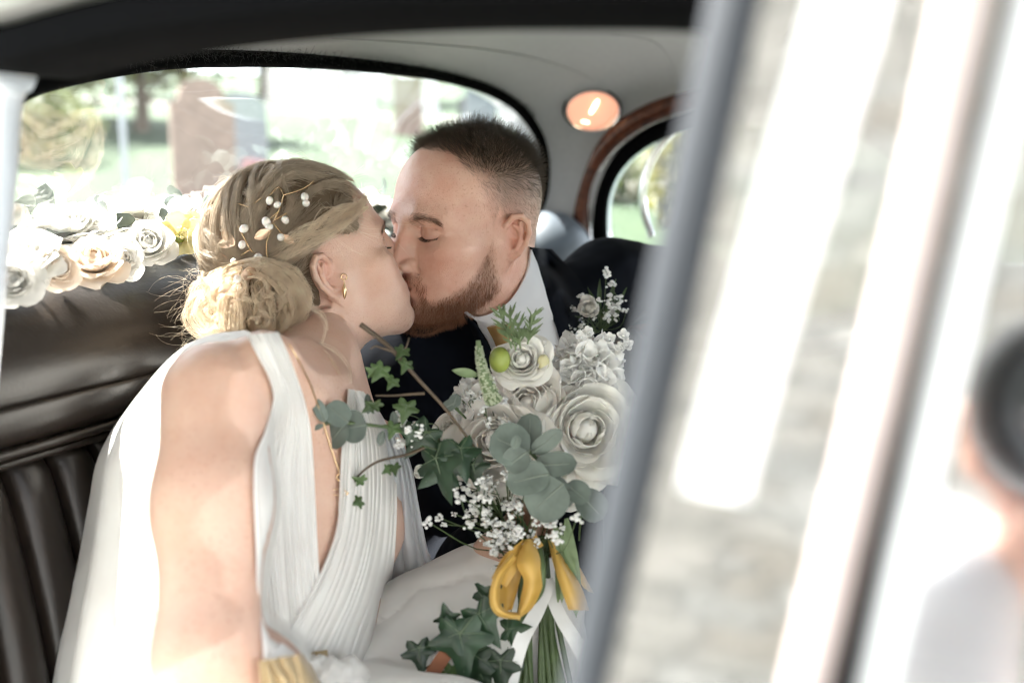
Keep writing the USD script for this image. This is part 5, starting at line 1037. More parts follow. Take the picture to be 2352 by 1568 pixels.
def leafmesh(base, tip, up, outline, bend=0.15, fold=0.12, n=9):
    """a flat leaf with a midrib: outline(t) gives its half width along base to tip"""
    base, tip = np.asarray(base, float), np.asarray(tip, float); d = tip - base; L = np.linalg.norm(d); d = d / L; s = unit(np.cross(d, up)); nn = np.cross(s, d)
    t = np.linspace(0, 1, n)[:, None]; w = np.array([outline(x) for x in t[:, 0]])[:, None]; u = np.array([-1, -0.55, 0, 0.55, 1.0])[None]
    p = base + (t * L)[..., None] * d + (u * w * L)[..., None] * s + ((np.abs(u) * fold * w * L) - bend * L * t ** 2 + 0.012 * L * np.sin(7 * t + 3 * u))[..., None] * nn
    return p
def roundleaf(x): return 0.50 * math.sqrt(max(0.0, 1 - (2 * x - 1) ** 2)) ** 0.85 + 0.004
def lance(x): return 0.16 * math.sin(math.pi * min(1, x * 0.98 + 0.02)) ** 0.8 + 0.003
def ivy_leaf(c, d, up, L):
    """five-lobed ivy leaf with raised veins"""
    d = unit(d); s = unit(np.cross(d, up)); n = np.cross(s, d)
    pts = np.array([(0, -0.02), (0.16, -0.16), (0.34, -0.20), (0.40, -0.04), (0.36, 0.10), (0.62, 0.20), (0.56, 0.34), (0.30, 0.42), (0.20, 0.56), (0.13, 0.80), (0.0, 1.06)])
    out = np.vstack([pts, pts[-2:0:-1] * [-1, 1]]); m = len(out); rings = []
    for k, h in ((1.0, 0.0), (0.62, 0.035), (0.25, 0.03)):
        q = out * [k, k] + [0, 0.25 * (1 - k)]; ang = np.arctan2(out[:, 1] - 0.2, out[:, 0]); hz = h + 0.035 * np.cos(ang * 5 - 1.4) * k - 0.10 * (q[:, 0] ** 2) - 0.12 * np.clip(q[:, 1], 0, 2) ** 2
        rings.append(c + L * (q[:, :1] * s + q[:, 1:] * d + hz[:, None] * n))
    v = np.vstack(rings + [[c + L * (0.25 * d + 0.005 * n)]]); f = grid_faces(3, m, closed=True); j = np.arange(m); f = np.vstack([f, np.stack([j + 2 * m, (j + 1) % m + 2 * m, np.full(m, 3 * m)], -1)])
    vein = [tube(np.array([c + L * 0.1 * d + 0.030 * L * n, c + L * (a * s * 0.75 + b * d * 0.75) + (0.014 - 0.10 * (0.75 * a) ** 2 - 0.12 * (max(b, 0) * .75) ** 2 + 0.042) * L * n]), [0.013 * L, 0.005 * L], 4) for a, b in ((0, 1.06), (0.62, 0.20), (-0.62, 0.20), (0.34, -0.2), (-0.34, -0.2))]
    return (v, f), join(vein)
m_vein = plain('pale_leaf_vein', (0.11, 0.15, 0.085), 0.5, 0.2, 60)
TC = lambda p: unit(CAM - p)
bq = thing('bridal_bouquet', 'bridal bouquet of ivory roses, eucalyptus and ivy held in front of the groom', 'bouquet', loc=tuple(P(1210, 1250, 1.02)))
def fl(u, v, d, du=0.0, dv=0.0):   # flower base behind its visible face, axis turned towards the camera and by du, dv
    p = P(u, v, d); n = unit(TC(p) + du * CR + dv * CU); return p, n
def roseat(u, v, d, Rpx, mat, seed, du=0, dv=0, **k):
    R = Rpx / FPX * d; p, n = fl(u, v, d, du, dv); return rose(bq, 'rose', p - n * R * 0.62, n, R, mat, seed, **k)
roseat(1198, 822, 0.985, 66, m_rose, 1, -0.15, 0.35, label='small ivory rose at the top of the bouquet')
roseat(1210, 925, 0.995, 108, m_blush, 2, -0.15, 0.25, label='blush ivory rose above the eucalyptus')
roseat(1128, 1012, 0.985, 122, m_blush, 3, -0.45, 0.05, label='large blush rose at the left of the bouquet')
roseat(1352, 985, 0.985, 136, m_rose, 4, 0.25, 0.05, label='large ivory rose beside the door pillar')
roseat(1238, 1060, 0.995, 112, m_blush, 5, 0.0, -0.25, label='large blush rose behind the eucalyptus leaves')
roseat(1310, 1120, 1.02, 70, m_rose, 6, 0.4, -0.4)
roseat(1165, 1130, 1.03, 46, m_rose, 7, -0.2, -0.5)
roseat(1290, 890, 1.03, 90, m_blush, 8, 0.1, 0.4)
roseat(965, 1082, 0.98, 34, m_rose, 9, -0.2, -0.1, rings=((3, 0.04, 0.4, 0.7), (4, 0.10, 0.6, 0.9), (4, 0.2, 0.8, 1.0)), label='small cream rosebud low at the left of the bouquet')
roseat(1030, 985, 1.03, 36, m_rose, 10, -0.3, 0.1)
# frilly white blooms: many small petals
def frilly(u, v, d, Rpx, mat, seed, n=70, label=None):
    R = Rpx / FPX * d; p, nn = fl(u, v, d, 0.05, 0.3); rng = np.random.default_rng(seed); hub = obj('peony', ballm(p - nn * R * 0.4, R * 0.45, 2), mat, bq, smooth=True, label=label); sh = []
    for k in range(n):
        q = unit(nn * 0.55 + rng.normal(size=3) * 0.55); ax = axes(q); c = p - nn * R * 0.55 + q * R * rng.uniform(0.30, 0.62); sz = R * rng.uniform(0.30, 0.52)
        sh.append(petal(c, ax, sz, rng.uniform(0, 6.28), rng.uniform(0.1, 0.7), sz * 0.75, sz * 0.95, 0.2, rng, 7, 6, ruffle=0.14, r0=0.05))
    petals_into(hub, sh, mat)
frilly(1350, 830, 1.01, 112, m_whitep, 21, 110, 'frilly white bloom at the top right of the bouquet')
frilly(1080, 915, 1.01, 72, m_whitep, 22, 56, 'frilly white bloom at the upper left of the bouquet')
# florets standing up from the top bloom
rng = np.random.default_rng(4)
for (u, v) in ((1352, 762), (1400, 778), (1425, 800), (1432, 770), (1440, 792), (1335, 775), (1240, 792), (1245, 820)):
    p, n = fl(u, v, 0.995, rng.normal() * 0.3, 0.5); R = 17 / FPX; sh = [petal(p - n * R * 0.5, axes(n), R, k * 1.257 + rng.normal() * 0.2, 0.42 + rng.normal() * 0.1, R * 0.5, R * 1.1, 0.2, rng, 5, 5) for k in range(5)]
    hub = obj('floret', ballm(p, R * 0.22, 1), m_whitep, bq, smooth=True); petals_into(hub, sh, m_whitep)
m_vein2 = plain('pale_eucalyptus_vein', (0.17, 0.20, 0.165), 0.5, 0.1, 60)
# eucalyptus: rounded leaves in pairs on a stem
def euc(leaves, stem, name='eucalyptus_sprig', label=None):
    s = obj(name, tube(PP(spline(stem, 24)), np.linspace(0.0022, 0.001, 24), 7), m_stem, bq, smooth=True, label=label)
    for bu, bv, tu, tv, d, tilt, sq in leaves:
        b, t = P(bu, bv, d), P(tu, tv, d - 0.012 * tilt); up = unit(TC(b) + tilt * CR * 0.7 + 0.25 * CU)
        lm = leafmesh(b, t, up, lambda x: roundleaf(x) * sq, 0.10 + 0.08 * math.sin(bu * 1.7), 0.14 + 0.10 * math.cos(bv), 13); obj('leaf', thick(lm, 0.0006), m_euc, s, smooth=True); obj('leaf_vein', tube(lm[:11, 2] + unit(TC(b)) * 0.0003, np.linspace(0.0008, 0.0003, 11), 5), m_vein2, s, smooth=True)
euc([(1215, 1040, 1128, 1000, 0.93, 0.1, 1.05), (1212, 1036, 1160, 1075, 0.925, 0.2, 0.95), (1216, 1030, 1216, 948, 0.94, -0.4, 0.75), (1222, 1040, 1290, 990, 0.935, 0.9, 0.48), (1228, 1070, 1322, 1060, 0.93, 0.7, 0.62), (1262, 1088, 1162, 1108, 0.92, 0.0, 0.78),
     (1266, 1092, 1310, 1165, 0.925, -0.2, 0.55), (1295, 1110, 1215, 1180, 0.92, 0.1, 1.0), (1300, 1112, 1352, 1150, 0.93, 0.6, 0.9), (1180, 1030, 1190, 1000, 0.915, 0.0, 0.7), (1330, 1130, 1385, 1190, 0.94, 0.3, 0.9)],
    [[1180, 1000, 0.935], [1225, 1045, 0.94], [1270, 1090, 0.945], [1330, 1150, 0.96], [1330, 1240, 1.0]], label='eucalyptus sprig with round grey green leaves across the roses')
euc([(745, 970, 676, 985, 0.915, 0.1, 1.12), (748, 968, 722, 915, 0.905, 0.5, 0.50), (795, 972, 748, 1022, 0.915, -0.3, 0.85), (800, 970, 752, 928, 0.912, 0.3, 0.95), (842, 975, 785, 985, 0.918, 0.0, 1.35), (742, 975, 720, 985, 0.905, 0.1, 0.5), (880, 990, 872, 1022, 0.94, 0.3, 0.6), (846, 950, 845, 905, 0.94, 0.4, 0.35), (905, 990, 905, 945, 0.95, 0.2, 0.4)],
    [[720, 972, 0.912], [790, 970, 0.918], [850, 976, 0.925], [910, 985, 0.945], [1000, 1010, 0.98], [1080, 1060, 1.02]], label='eucalyptus sprig reaching over the neckline of the dress')
euc([(1045, 925, 1018, 938, 0.97, 0.1, 0.9), (1040, 935, 1050, 905, 0.97, 0.0, 0.9)], [[1030, 920, 0.975], [1070, 960, 1.0]])
# ivy trails
def ivy(stem, r0, leaves, twig=True, label=None, seed=0):
    s = obj('ivy_trail', tube(PP(spline(stem, 40)), np.linspace(r0, r0 * 0.45, 40), 7), m_twig if twig else m_stem, bq, smooth=True, label=label); r = np.random.default_rng(seed)
    for bu, bv, tu, tv, d, mat in leaves:
        c, t = P(bu, bv, d), P(tu, tv, d - 0.006); L = np.linalg.norm(t - c) * (1.45 if mat is m_ivy else 1.15); up = unit(TC(c) + 0.35 * r.normal() * CR + 0.3 * r.normal() * CU)
        lf, vn = ivy_leaf(c, t - c, up, L); obj('leaf', lf, mat, s, smooth=True); obj('leaf_vein', vn, m_vein, s)
ivy([[828, 745, .93], [868, 775, .935], [905, 808, .935], [960, 870, .94], [1020, 935, .95], [1070, 1000, .955], [1112, 1055, .965]], 0.0026, [(880, 842, 858, 872, .93, m_ivy2), (862, 858, 842, 846, .93, m_ivy2), (935, 830, 925, 855, .935, m_ivy2), (928, 800, 912, 822, .935, m_ivy2), (905, 870, 892, 892, .935, m_ivy2), (935, 925, 925, 968, .94, m_ivy2)], label='brown ivy twig crossing in front of the jacket', seed=1)
ivy([[975, 903, .945], [940, 905, .94], [905, 908, .935], [862, 908, .93]], 0.0016, [(855, 930, 835, 945, .93, m_ivy2), (870, 935, 842, 925, .93, m_ivy2)], seed=2)
ivy([[905, 808, .935], [880, 800, .93], [862, 795, .93], [850, 802, .93]], 0.0013, [], seed=3)
ivy([[905, 808, .935], [930, 800, .935], [940, 775, .935]], 0.0014, [], seed=4)
ivy([[1000, 1015, .96], [940, 1042, .945], [872, 1058, .935], [830, 1085, .93], [808, 1120, .93], [818, 1152, .93]], 0.0016, [(835, 1105, 812, 1098, .928, m_ivy2), (830, 1150, 808, 1158, .928, m_ivy2), (895, 1075, 880, 1086, .93, m_ivy2), (905, 1068, 908, 1090, .93, m_ivy2)], label='thin curling ivy tendril in front of the pleated bodice', seed=5)
ivy([[1085, 1050, .985], [1030, 1055, .975], [990, 1040, .965]], 0.002, [(985, 985, 948, 1030, .955, m_ivy), (1000, 1040, 1020, 1120, .95, m_ivy), (1055, 1020, 1068, 1080, .95, m_ivy), (1035, 1060, 985, 1100, .955, m_ivy), (905, 975, 895, 1005, .94, m_ivy2), (960, 1000, 925, 990, .95, m_ivy), (1085, 1060, 1095, 1105, .955, m_ivy)], label='cluster of dark ivy leaves left of the roses', seed=6)
ivy([[1130, 1390, .96], [1090, 1420, .945], [1050, 1490, .93], [985, 1530, .925], [920, 1565, .925]], 0.0022, [(1062, 1450, 1010, 1470, .915, m_ivy), (1056, 1440, 1064, 1530, .915, m_ivy), (1095, 1400, 1130, 1460, .925, m_ivy), (960, 1480, 968, 1530, .92, m_ivy), (1150, 1505, 1150, 1572, .925, m_ivy), (1110, 1380, 1140, 1350, .935, m_ivy), (1030, 1430, 1022, 1400, .925, m_ivy), (1160, 1445, 1200, 1440, .935, m_ivy), (1090, 1490, 1060, 1560, .93, m_ivy), (1020, 1540, 1060, 1580, .92, m_ivy2), (918, 1568, 900, 1580, .92, m_ivy2), (1095, 1530, 1120, 1580, .93, m_ivy)], label='trailing dark ivy below the golden calla lilies', seed=7)
# gypsophila: one stem net, each cluster of blossoms a part
def gyp(c0, n, spread, seed, root, label):
    r = np.random.default_rng(seed); u0, v0, d0 = c0; st = []; fr = []
    for k in range(n):
        u, v, d = u0 + r.normal() * spread[0], v0 + r.normal() * spread[1], d0 + r.normal() * 0.012
        p = P(u, v, d); q = P(*root); mid = (p + q) / 2 + r.normal(size=3) * 0.008; st.append(tube(spline(np.array([q, mid, p]), 7), [0.0006] * 7, 4)); fr.append((p, r.uniform(0.0022, 0.0050)))
    s = obj('gypsophila', join(st), m_stem, bq, label=label, kind='stuff')
    for p, R in fr:
        g = [ballm(p + r.normal(size=3) * R * 0.55, R * r.uniform(0.35, 0.6) * np.array([1, 1, 0.8]), 1) for _ in range(9)]
        obj('blossom', join(g), m_whitep, s, smooth=True)
gyp((1115, 1175, 0.955), 46, (42, 36), 51, (1200, 1260, 1.02), 'cloud of tiny white blossoms above the hand')
gyp((1150, 1240, 0.945), 26, (34, 34), 52, (1210, 1270, 1.0), None)
gyp((1245, 1205, 0.94), 12, (22, 16), 53, (1230, 1270, 1.0), None)
gyp((945, 985, 0.955), 13, (22, 32), 54, (1010, 1010, 1.0), 'sprig of white blossoms beside the ivy')
gyp((1110, 925, 0.985), 16, (26, 18), 55, (1110, 970, 1.02), None)
gyp((1100, 1125, 0.95), 9, (30, 18), 56, (1150, 1180, 1.0), None)
# golden calla lilies: a flared funnel with a rolled lip
def calla(base, mouth, tilt, R, label, seed, up=None):
    a_, m_ = P(*base), P(*mouth); axv = unit(m_ - a_); L = np.linalg.norm(m_ - a_); s_ = unit(np.cross(axv, TC(m_))); b_ = np.cross(axv, s_)
    nu, nv = 44, 26; th = np.linspace(-math.pi * 1.10, math.pi * 1.10, nu)[None]; v = np.linspace(0, 1, nv)[:, None]
    rad = R * (0.14 + 0.62 * v ** 0.9 + 0.24 * v ** 4) * (1 + 0.06 * np.abs(th) / math.pi); lip = np.clip(v - 0.84, 0, 1) / 0.16
    hgt = L * (v - 0.10 * lip ** 2) + 0.22 * L * v ** 3 * np.cos(th); rad = rad + 0.20 * R * lip ** 2 * (0.6 + 0.4 * np.cos(th - 0.5))
    p = a_ + hgt[..., None] * axv + (rad * np.sin(th))[..., None] * s_ - (rad * 0.85 * np.cos(th))[..., None] * b_
    h = obj('calla_lily', thick(p, 0.0011), m_callay, bq, smooth=True, label=label)
    obj('spadix', tube(np.stack([a_ + axv * L * t for t in np.linspace(0.2, 0.8, 8)]), np.linspace(0.004, 0.002, 8), 8), m_lime, h, smooth=True)
def lily(parts, label):
    h = None
    for k, (a, b, off, bl) in enumerate(parts):
        q = thick(panel(np.array(a, float), np.array(b, float), 40, 24, off=off, bulge=bl), 0.0012)
        if h is None: h = obj('calla_lily', q, m_callay, bq, smooth=True, label=label)
        else: obj('spathe_lobe', q, m_callay, h, smooth=True)
    return h
lily([([[1205, 1238, .950], [1186, 1290, .930], [1202, 1330, .925], [1196, 1370, .922], [1188, 1409, .918]], [[1224, 1236, .955], [1249, 1290, .935], [1246, 1345, .928], [1224, 1394, .922], [1194, 1419, .915]], 0.0, 0.008),
      ([[1206, 1238, .948], [1160, 1276, .925], [1131, 1328, .908]], [[1213, 1243, .952], [1197, 1292, .935], [1163, 1348, .925]], 0.0, -0.004),
      ([[1176, 1268, .922], [1136, 1318, .904], [1124, 1378, .900], [1144, 1414, .904], [1194, 1423, .912]], [[1186, 1282, .924], [1152, 1336, .908], [1150, 1384, .904], [1168, 1402, .908], [1198, 1406, .916]], 0.0, 0.007), ([[1166, 1272, .930], [1142, 1335, .925], [1152, 1405, .920]], [[1204, 1286, .940], [1192, 1340, .938], [1174, 1398, .926]], 0.0, -0.006)], 'golden calla lily hanging open below the hand')
lily([([[1258, 1240, .975], [1272, 1300, .955], [1288, 1350, .945], [1306, 1400, .94]], [[1276, 1236, .98], [1308, 1300, .962], [1336, 1350, .955], [1352, 1400, .95]], 0.0, 0.010),
      ([[1272, 1236, .985], [1310, 1300, .975], [1340, 1350, .97]], [[1290, 1240, .985], [1330, 1300, .98], [1362, 1360, .975]], 0.0, 0.004)], 'second golden calla lily half hidden by the pillar')
obj('calla_stem', tube(PP(spline([[1240, 1262, .945], [1246, 1310, .93], [1240, 1360, .935], [1205, 1400, .95]], 20)), 0.0034, 8), m_stem, bq, smooth=True)
# speedwell spire, rosemary, pods
vs = PP(spline([[1098, 782, .965], [1104, 830, .962], [1118, 880, .96], [1136, 925, .965]], 30)); ver = obj('speedwell_spire', tube(vs, np.linspace(0.0022, 0.0075, 30), 10), m_herb, bq, smooth=True, label='green speedwell spire with white beads at its foot')
beads = []; r = np.random.default_rng(9); t_, n_, b_ = frames(vs)
for k in range(330):
    s = r.uniform(0.12, 1.0); i = int(s * 29); a = r.uniform(0, 6.28); R = 0.0022 + 0.0053 * s; beads.append(ballm(vs[i] + (math.cos(a) * n_[i] + math.sin(a) * b_[i]) * R * 1.08, 0.0009 + 0.0004 * s, 1))
obj('bead', join(beads), leafy('speedwell_bud', (0.45, 0.50, 0.36), 0.6, 0.2, 50, 0.2), ver, smooth=True, kind='stuff')
obj('leaf', thick(leafmesh(P(1100, 862, .965), P(1040, 850, .955), TC(P(1080, 856, .96)), lance, 0.1, 0.3, 11), 0.0004), m_herb, ver, smooth=True)
for i, (u0, v0, u1, v1) in enumerate(((1175, 800, 1150, 720), (1195, 800, 1190, 742), (1212, 790, 1224, 722), (1185, 805, 1170, 725))):
    st_ = PP(spline([[u0, v0, .985], [(u0 + u1) / 2, (v0 + v1) / 2, .978], [u1, v1, .972]], 14)); s = obj('rosemary_sprig', tube(st_, 0.0009, 6), m_herb, bq, smooth=True)
    t_, n_, b_ = frames(st_)
    for k in range(26):
        j = r.integers(1, 14); a = r.uniform(0, 6.28); d = unit(t_[j] * 1.1 + math.cos(a) * n_[j] + math.sin(a) * b_[j]); L = r.uniform(0.010, 0.018)
        obj('leaf', thick(leafmesh(st_[j], st_[j] + d * L, TC(st_[j]), lambda x: 0.055 * math.sin(math.pi * min(1, x + 0.05)) ** 0.5 + 0.004, 0.05, 0.3, 5), 0.0004), m_herb, s)
obj('seed_pod', ballm(P(1148, 826, .985), (0.0105, 0.010, 0.013), 3), m_lime, bq, smooth=True, label='round lime green pod at the top of the bouquet'); obj('seed_pod', ballm(P(1248, 832, .985), (0.006, 0.006, 0.008), 3), m_cream, bq, smooth=True)
# stems, ribbons
for k in range(16):
    u0 = 1205 + r.uniform(-25, 60); u1 = 1140 + k * 11 + r.uniform(-6, 6); obj('stem', tube(PP(spline([[u0, 1230, 1.0 + r.normal() * .008], [(u0 + u1) / 2 + 4, 1400, .985], [u1 + 15, 1640, .97]], 12)), r.uniform(0.0022, 0.0042), 7), m_stem, bq, smooth=True)
for k, (a, b) in enumerate((((1300, 1190), (1330, 1420)), ((1270, 1200), (1330, 1330)), ((1285, 1215), (1290, 1400)))):
    obj('leaf', thick(leafmesh(P(*a, .965), P(*b, .955), TC(P(*a, .96)) + CR * 0.3, lambda x: 0.07 * math.sin(math.pi * min(1, x * .97 + .03)) ** 0.6 + .002, 0.1, 0.4, 14), 0.0006), m_herb, bq, smooth=True)
def ribbon(pts, w, mat, name, label=None, twist=0.3):
    c = PP(spline(pts, 50)); t = unit(np.gradient(c, axis=0)); s = unit(np.cross(t, unit(CAM - c) + twist * np.sin(np.linspace(0, 5, 50))[:, None] * CR)); return obj(name, thick(c[:, None] + np.linspace(-0.5, 0.5, 7)[None, :, None] * w * s[:, None], 0.0005), mat, bq, smooth=True, label=label)
ribbon([[1262, 1330, .965], [1235, 1400, .945], [1195, 1480, .925], [1165, 1600, .92]], 0.014, m_satin, 'ribbon', 'white satin ribbon trailing from the stems'); ribbon([[1255, 1330, .97], [1285, 1410, .955], [1325, 1480, .945], [1380, 1600, .95]], 0.013, m_satin, 'ribbon')
ribbon([[1130, 1410, .945], [1060, 1455, .925], [1010, 1520, .915], [960, 1600, .91]], 0.013, m_velvet, 'velvet_ribbon', 'rust velvet ribbon under the ivy'); ribbon([[1240, 1240, .955], [1212, 1262, .95], [1230, 1280, .945]], 0.012, m_callay, 'ribbon')
# buttonhole on the lapel
bt = thing('buttonhole', 'buttonhole of a cream rose and gypsophila pinned to the navy lapel', 'buttonhole', loc=tuple(P(1360, 720, 1.2)))
bq_keep, bq = bq, bt
db = 1.30
roseat(1352, 706, db - 0.045, 46, m_rose, 71, -0.25, 0.1, rings=((3, 0.05, 0.4, 0.65), (4, 0.14, 0.6, 0.8), (5, 0.3, 0.8, 1.0)))
gyp((1395, 700, db - 0.03), 24, (30, 38), 72, (1380, 760, db), None); gyp((1322, 735, db - 0.03), 9, (12, 22), 73, (1370, 760, db), None)
for a, b in (((1385, 740), (1415, 640)), ((1400, 740), (1440, 660)), ((1375, 735), (1378, 640)), ((1390, 745), (1350, 660))):
    obj('leaf', thick(leafmesh(P(*a, db - .01), P(*b, db - .015), TC(P(*a, db)), lambda x: 0.05 * math.sin(math.pi * min(1, x * .97 + .03)) + .004, 0.1, 0.3, 9), 0.0005), m_ivy2, bt, smooth=True)
bq = bq_keep
# garland on the parcel shelf
gar = thing('shelf_flowers', 'sunlit garland of white roses and hellebores along the rear parcel shelf', 'flowers', loc=tuple(C(-0.1, 0.5, zt)))
bq = gar
def shelf(u, v, f_, Rpx, mat, seed, nrm, kind='rose', label=None):
    """flower whose centre lies where a pixel's ray meets the vertical plane f = f_ of the car"""
    d = rayd(u, v); dc = d @ FV; k = (f_ - CAMC[0]) / dc; p = CAM + d * k; R = Rpx / FPX * k
    n = unit(np.asarray(nrm)[0] * FV + np.asarray(nrm)[1] * LV + np.asarray(nrm)[2] * ZV)
    if kind == 'rose': return rose(gar, 'rose', p - n * R * 0.6, n, R, mat, seed, label=label)
    rng = np.random.default_rng(seed); hub = obj('hellebore', ballm(p - n * R * 0.1, R * 0.18, 2), m_lime, gar, smooth=True, label=label); petals_into(hub, [petal(p - n * R * 0.35, axes(n), R, q * 1.257, 0.62, R * 0.62, R * 1.05, 0.15, rng, r0=0.05) for q in range(5)], mat)
    a, b, _ = axes(n)
    for q in range(16):
        w = rng.uniform(0, 6.28); e = p + n * R * 0.45 + (math.cos(w) * a + math.sin(w) * b) * R * rng.uniform(0.1, 0.35); obj('stamen', tube(np.array([p - n * R * 0.1, (p + e) / 2 + n * R * 0.05, e]), [0.0006, 0.0006, 0.0012], 5), m_cream, hub)
for i, (u, v, f_, R, mat, n, kd, lb) in enumerate([
    (55, 575, -0.03, 84, m_shelfw, (0.3, -0.5, 0.85), 'rose', 'white rose at the left end of the shelf garland'), (150, 505, -0.10, 92, m_shelfw, (0.3, -0.3, 0.9), 'rose', None), (215, 585, -0.02, 76, m_shelfb, (0.45, -0.4, 0.8), 'rose', 'blush rose spilling over the top of the seat'),
    (285, 478, -0.12, 88, m_shelfw, (0.2, -0.3, 0.9), 'rose', None), (340, 552, -0.02, 58, m_shelfw, (0.5, -0.6, 0.6), 'rose', 'cream rose with a tight green heart beside the hellebore'), (412, 545, -0.02, 62, m_cream, (0.6, -0.65, 0.45), 'hellebore', 'open cream hellebore with a green centre, beside her bun'),
    (398, 470, -0.12, 76, m_shelfw, (0.2, -0.2, 0.9), 'rose', None), (470, 500, -0.10, 66, m_shelfw, (0.4, -0.4, 0.8), 'rose', None), (560, 450, -0.14, 66, m_shelfw, (0.2, -0.2, 0.9), 'rose', None), (28, 640, -0.01, 62, m_shelfw, (0.7, -0.6, 0.3), 'rose', None),
    (650, 468, -0.14, 52, m_shelfw, (0.3, -0.3, 0.9), 'rose', None), (760, 474, -0.14, 48, m_shelfw, (0.3, -0.3, 0.9), 'rose', None), (850, 478, -0.12, 44, m_shelfw, (0.3, -0.3, 0.9), 'rose', None), (-60, 560, -0.10, 80, m_shelfw, (0.3, -0.3, 0.9), 'rose', None),
    (90, 520, -0.14, 80, m_shelfw, (-0.2, -0.2, 1), 'rose', None), (220, 520, -0.09, 74, m_shelfw, (-0.1, -0.2, 1), 'rose', None), (345, 500, -0.08, 60, m_shelfw, (0.1, -0.3, 1), 'rose', None), (500, 470, -0.13, 60, m_shelfw, (-0.2, -0.2, 1), 'rose', None), (20, 520, -0.16, 86, m_shelfw, (-0.2, -0.2, 1), 'rose', None), (700, 468, -0.15, 52, m_shelfw, (-0.2, -0.2, 1), 'rose', None),
    (135, 612, -0.01, 52, m_shelfb, (0.8, -0.4, 0.3), 'rose', None), (282, 592, -0.01, 50, m_shelfw, (0.8, -0.4, 0.3), 'rose', None), (445, 520, -0.08, 40, m_cream, (0.5, -0.5, 0.6), 'hellebore', None), (880, 480, -0.10, 46, m_shelfw, (0.3, -0.3, 0.9), 'rose', None)]):
    shelf(u, v, f_, R, mat, 100 + i, n, kd, lb)
rk = np.random.default_rng(88)
for i, u in enumerate(np.linspace(-60, 880, 17)):      # the bank behind the front row
    v = np.interp(u, [-60, 60, 140, 300, 420, 560, 700, 880], [550, 525, 500, 470, 490, 462, 456, 470]) + rk.uniform(-12, 22)
    d = rayd(u, v); f_ = rk.uniform(-0.19, -0.10); kq = (f_ - CAMC[0]) / (d @ FV); p = CAM + d * kq; n = unit(rk.uniform(-0.5, 0.3) * FV + rk.uniform(-0.5, 0.2) * LV + ZV)
    R = rk.uniform(46, 68) / FPX * kq; rose(gar, 'rose', p - n * R * 0.5, n, R, m_shelfw, 300 + i, rings=((3, 0.10, 0.6, 0.7), (5, 0.45, 1.3, 0.95), (5, 0.8, 1.6, 1.05)))
gl_ = []
for k in range(170):
    l_ = rk.uniform(-0.02, 1.15); c = C(rk.uniform(-0.20, -0.035), l_, zt + rk.uniform(-0.02, 0.055)); d_ = unit(rk.normal(size=3) + [0, 0, 0.4]); gl_.append(thick(leafmesh(c, c + d_ * 0.035, unit(rk.normal(size=3)), lambda x: roundleaf(x) * 0.7, 0.15, 0.2, 6), 0.0005))
obj('foliage', join(gl_), m_euc, gar, smooth=True, kind='stuff')
r = np.random.default_rng(77)
def onf(u, v, f_): d = rayd(u, v); return CAM + d * ((f_ - CAMC[0]) / (d @ FV))
for (u0, v0, u1, v1, f_, sq) in ((85, 630, 150, 588, -0.02, .55), (30, 640, 112, 634, -0.015, .2), (215, 455, 252, 480, -0.1, .8), (365, 528, 388, 545, -0.06, .5), (745, 400, 790, 395, -0.12, .55), (400, 450, 380, 470, -0.1, .6), (120, 560, 90, 540, -0.08, .5)):
    obj('leaf', thick(leafmesh(onf(u0, v0, f_), onf(u1, v1, f_), TC(onf(u0, v0, f_)) + ZV, lambda x: roundleaf(x) * sq, 0.1, 0.2, 11), 0.0006), m_euc, gar, smooth=True)
bq = bq_keep
# ---------------------------------------------------------------- hair vine, earring, necklace
m_pearl = M('ivory_pearl', {'p': ('principled_bsdf', {'base_color': (0.76, 0.70, 0.64), 'roughness': 0.22, 'coat_weight': 0.6, 'sheen_weight': 0.3, 'subsurface_weight': 0.15, 'subsurface_scale': 0.002})})
m_goldm = M('pale_gold_wire', {'p': ('principled_bsdf', {'base_color': (0.80, 0.58, 0.34), 'metallic': 1.0, 'roughness': 0.25})})
m_leafg = plain('rose_gold_leaf', (0.78, 0.54, 0.38), 0.35, 0.1, 200, bump=0.4, bscale=600, dist=0.0006, metallic=0.85)
HV = lambda p: np.minimum(capm(p), 1)
def on_hair(u, v, lift=0.010):
    d = float(fill(trace(lambda p: np.minimum(capm(p), np.linalg.norm((p - bn_c) / bn_r, axis=-1) * 0.043 - 0.043), np.array([u, u + 2.0]), np.array([v, v]), 0.85, 1.35))[0]); return P(u, v, (d if d > 0.9 and d < 1.3 else D0 - 0.03) - lift)
vine = thing('hair_vine', 'gold wire hair vine with pearls and small leaves pinned above the bun', 'hair vine', loc=tuple(on_hair(600, 500)))
def wire(px, r=0.0007, lift=0.012, twist=True):
    c = np.array([on_hair(u, v, lift) for u, v in px]); c = spline(c, 12 * len(px)); t, n, b = frames(c); s = np.linspace(0, len(px) * 26, len(c))
    c2 = [c + (np.cos(s + q)[:, None] * n + np.sin(s + q)[:, None] * b) * r * 0.7 for q in (0, math.pi)] if twist else [c]
    obj('wire', join([tube(k, r * (0.65 if twist else 0.6), 5) for k in c2]), m_goldm, vine, smooth=True)
for px in ([(618, 540), (628, 510), (640, 485), (652, 448)], [(652, 448), (640, 430), (618, 450)], [(652, 448), (690, 436), (712, 424)], [(640, 485), (612, 510)], [(632, 505), (658, 490)], [(630, 515), (655, 545)], [(618, 540), (612, 560), (614, 595)], [(614, 595), (580, 578), (560, 545)], [(575, 572), (552, 588)], [(614, 595), (595, 625)], [(560, 545), (548, 520)], [(580, 470), (600, 455)], [(560, 600), (545, 640), (520, 665)]): wire(px)
for px in ([(577, 478), (555, 470), (540, 465)], [(712, 424), (720, 415)]): wire(px, 0.0006)
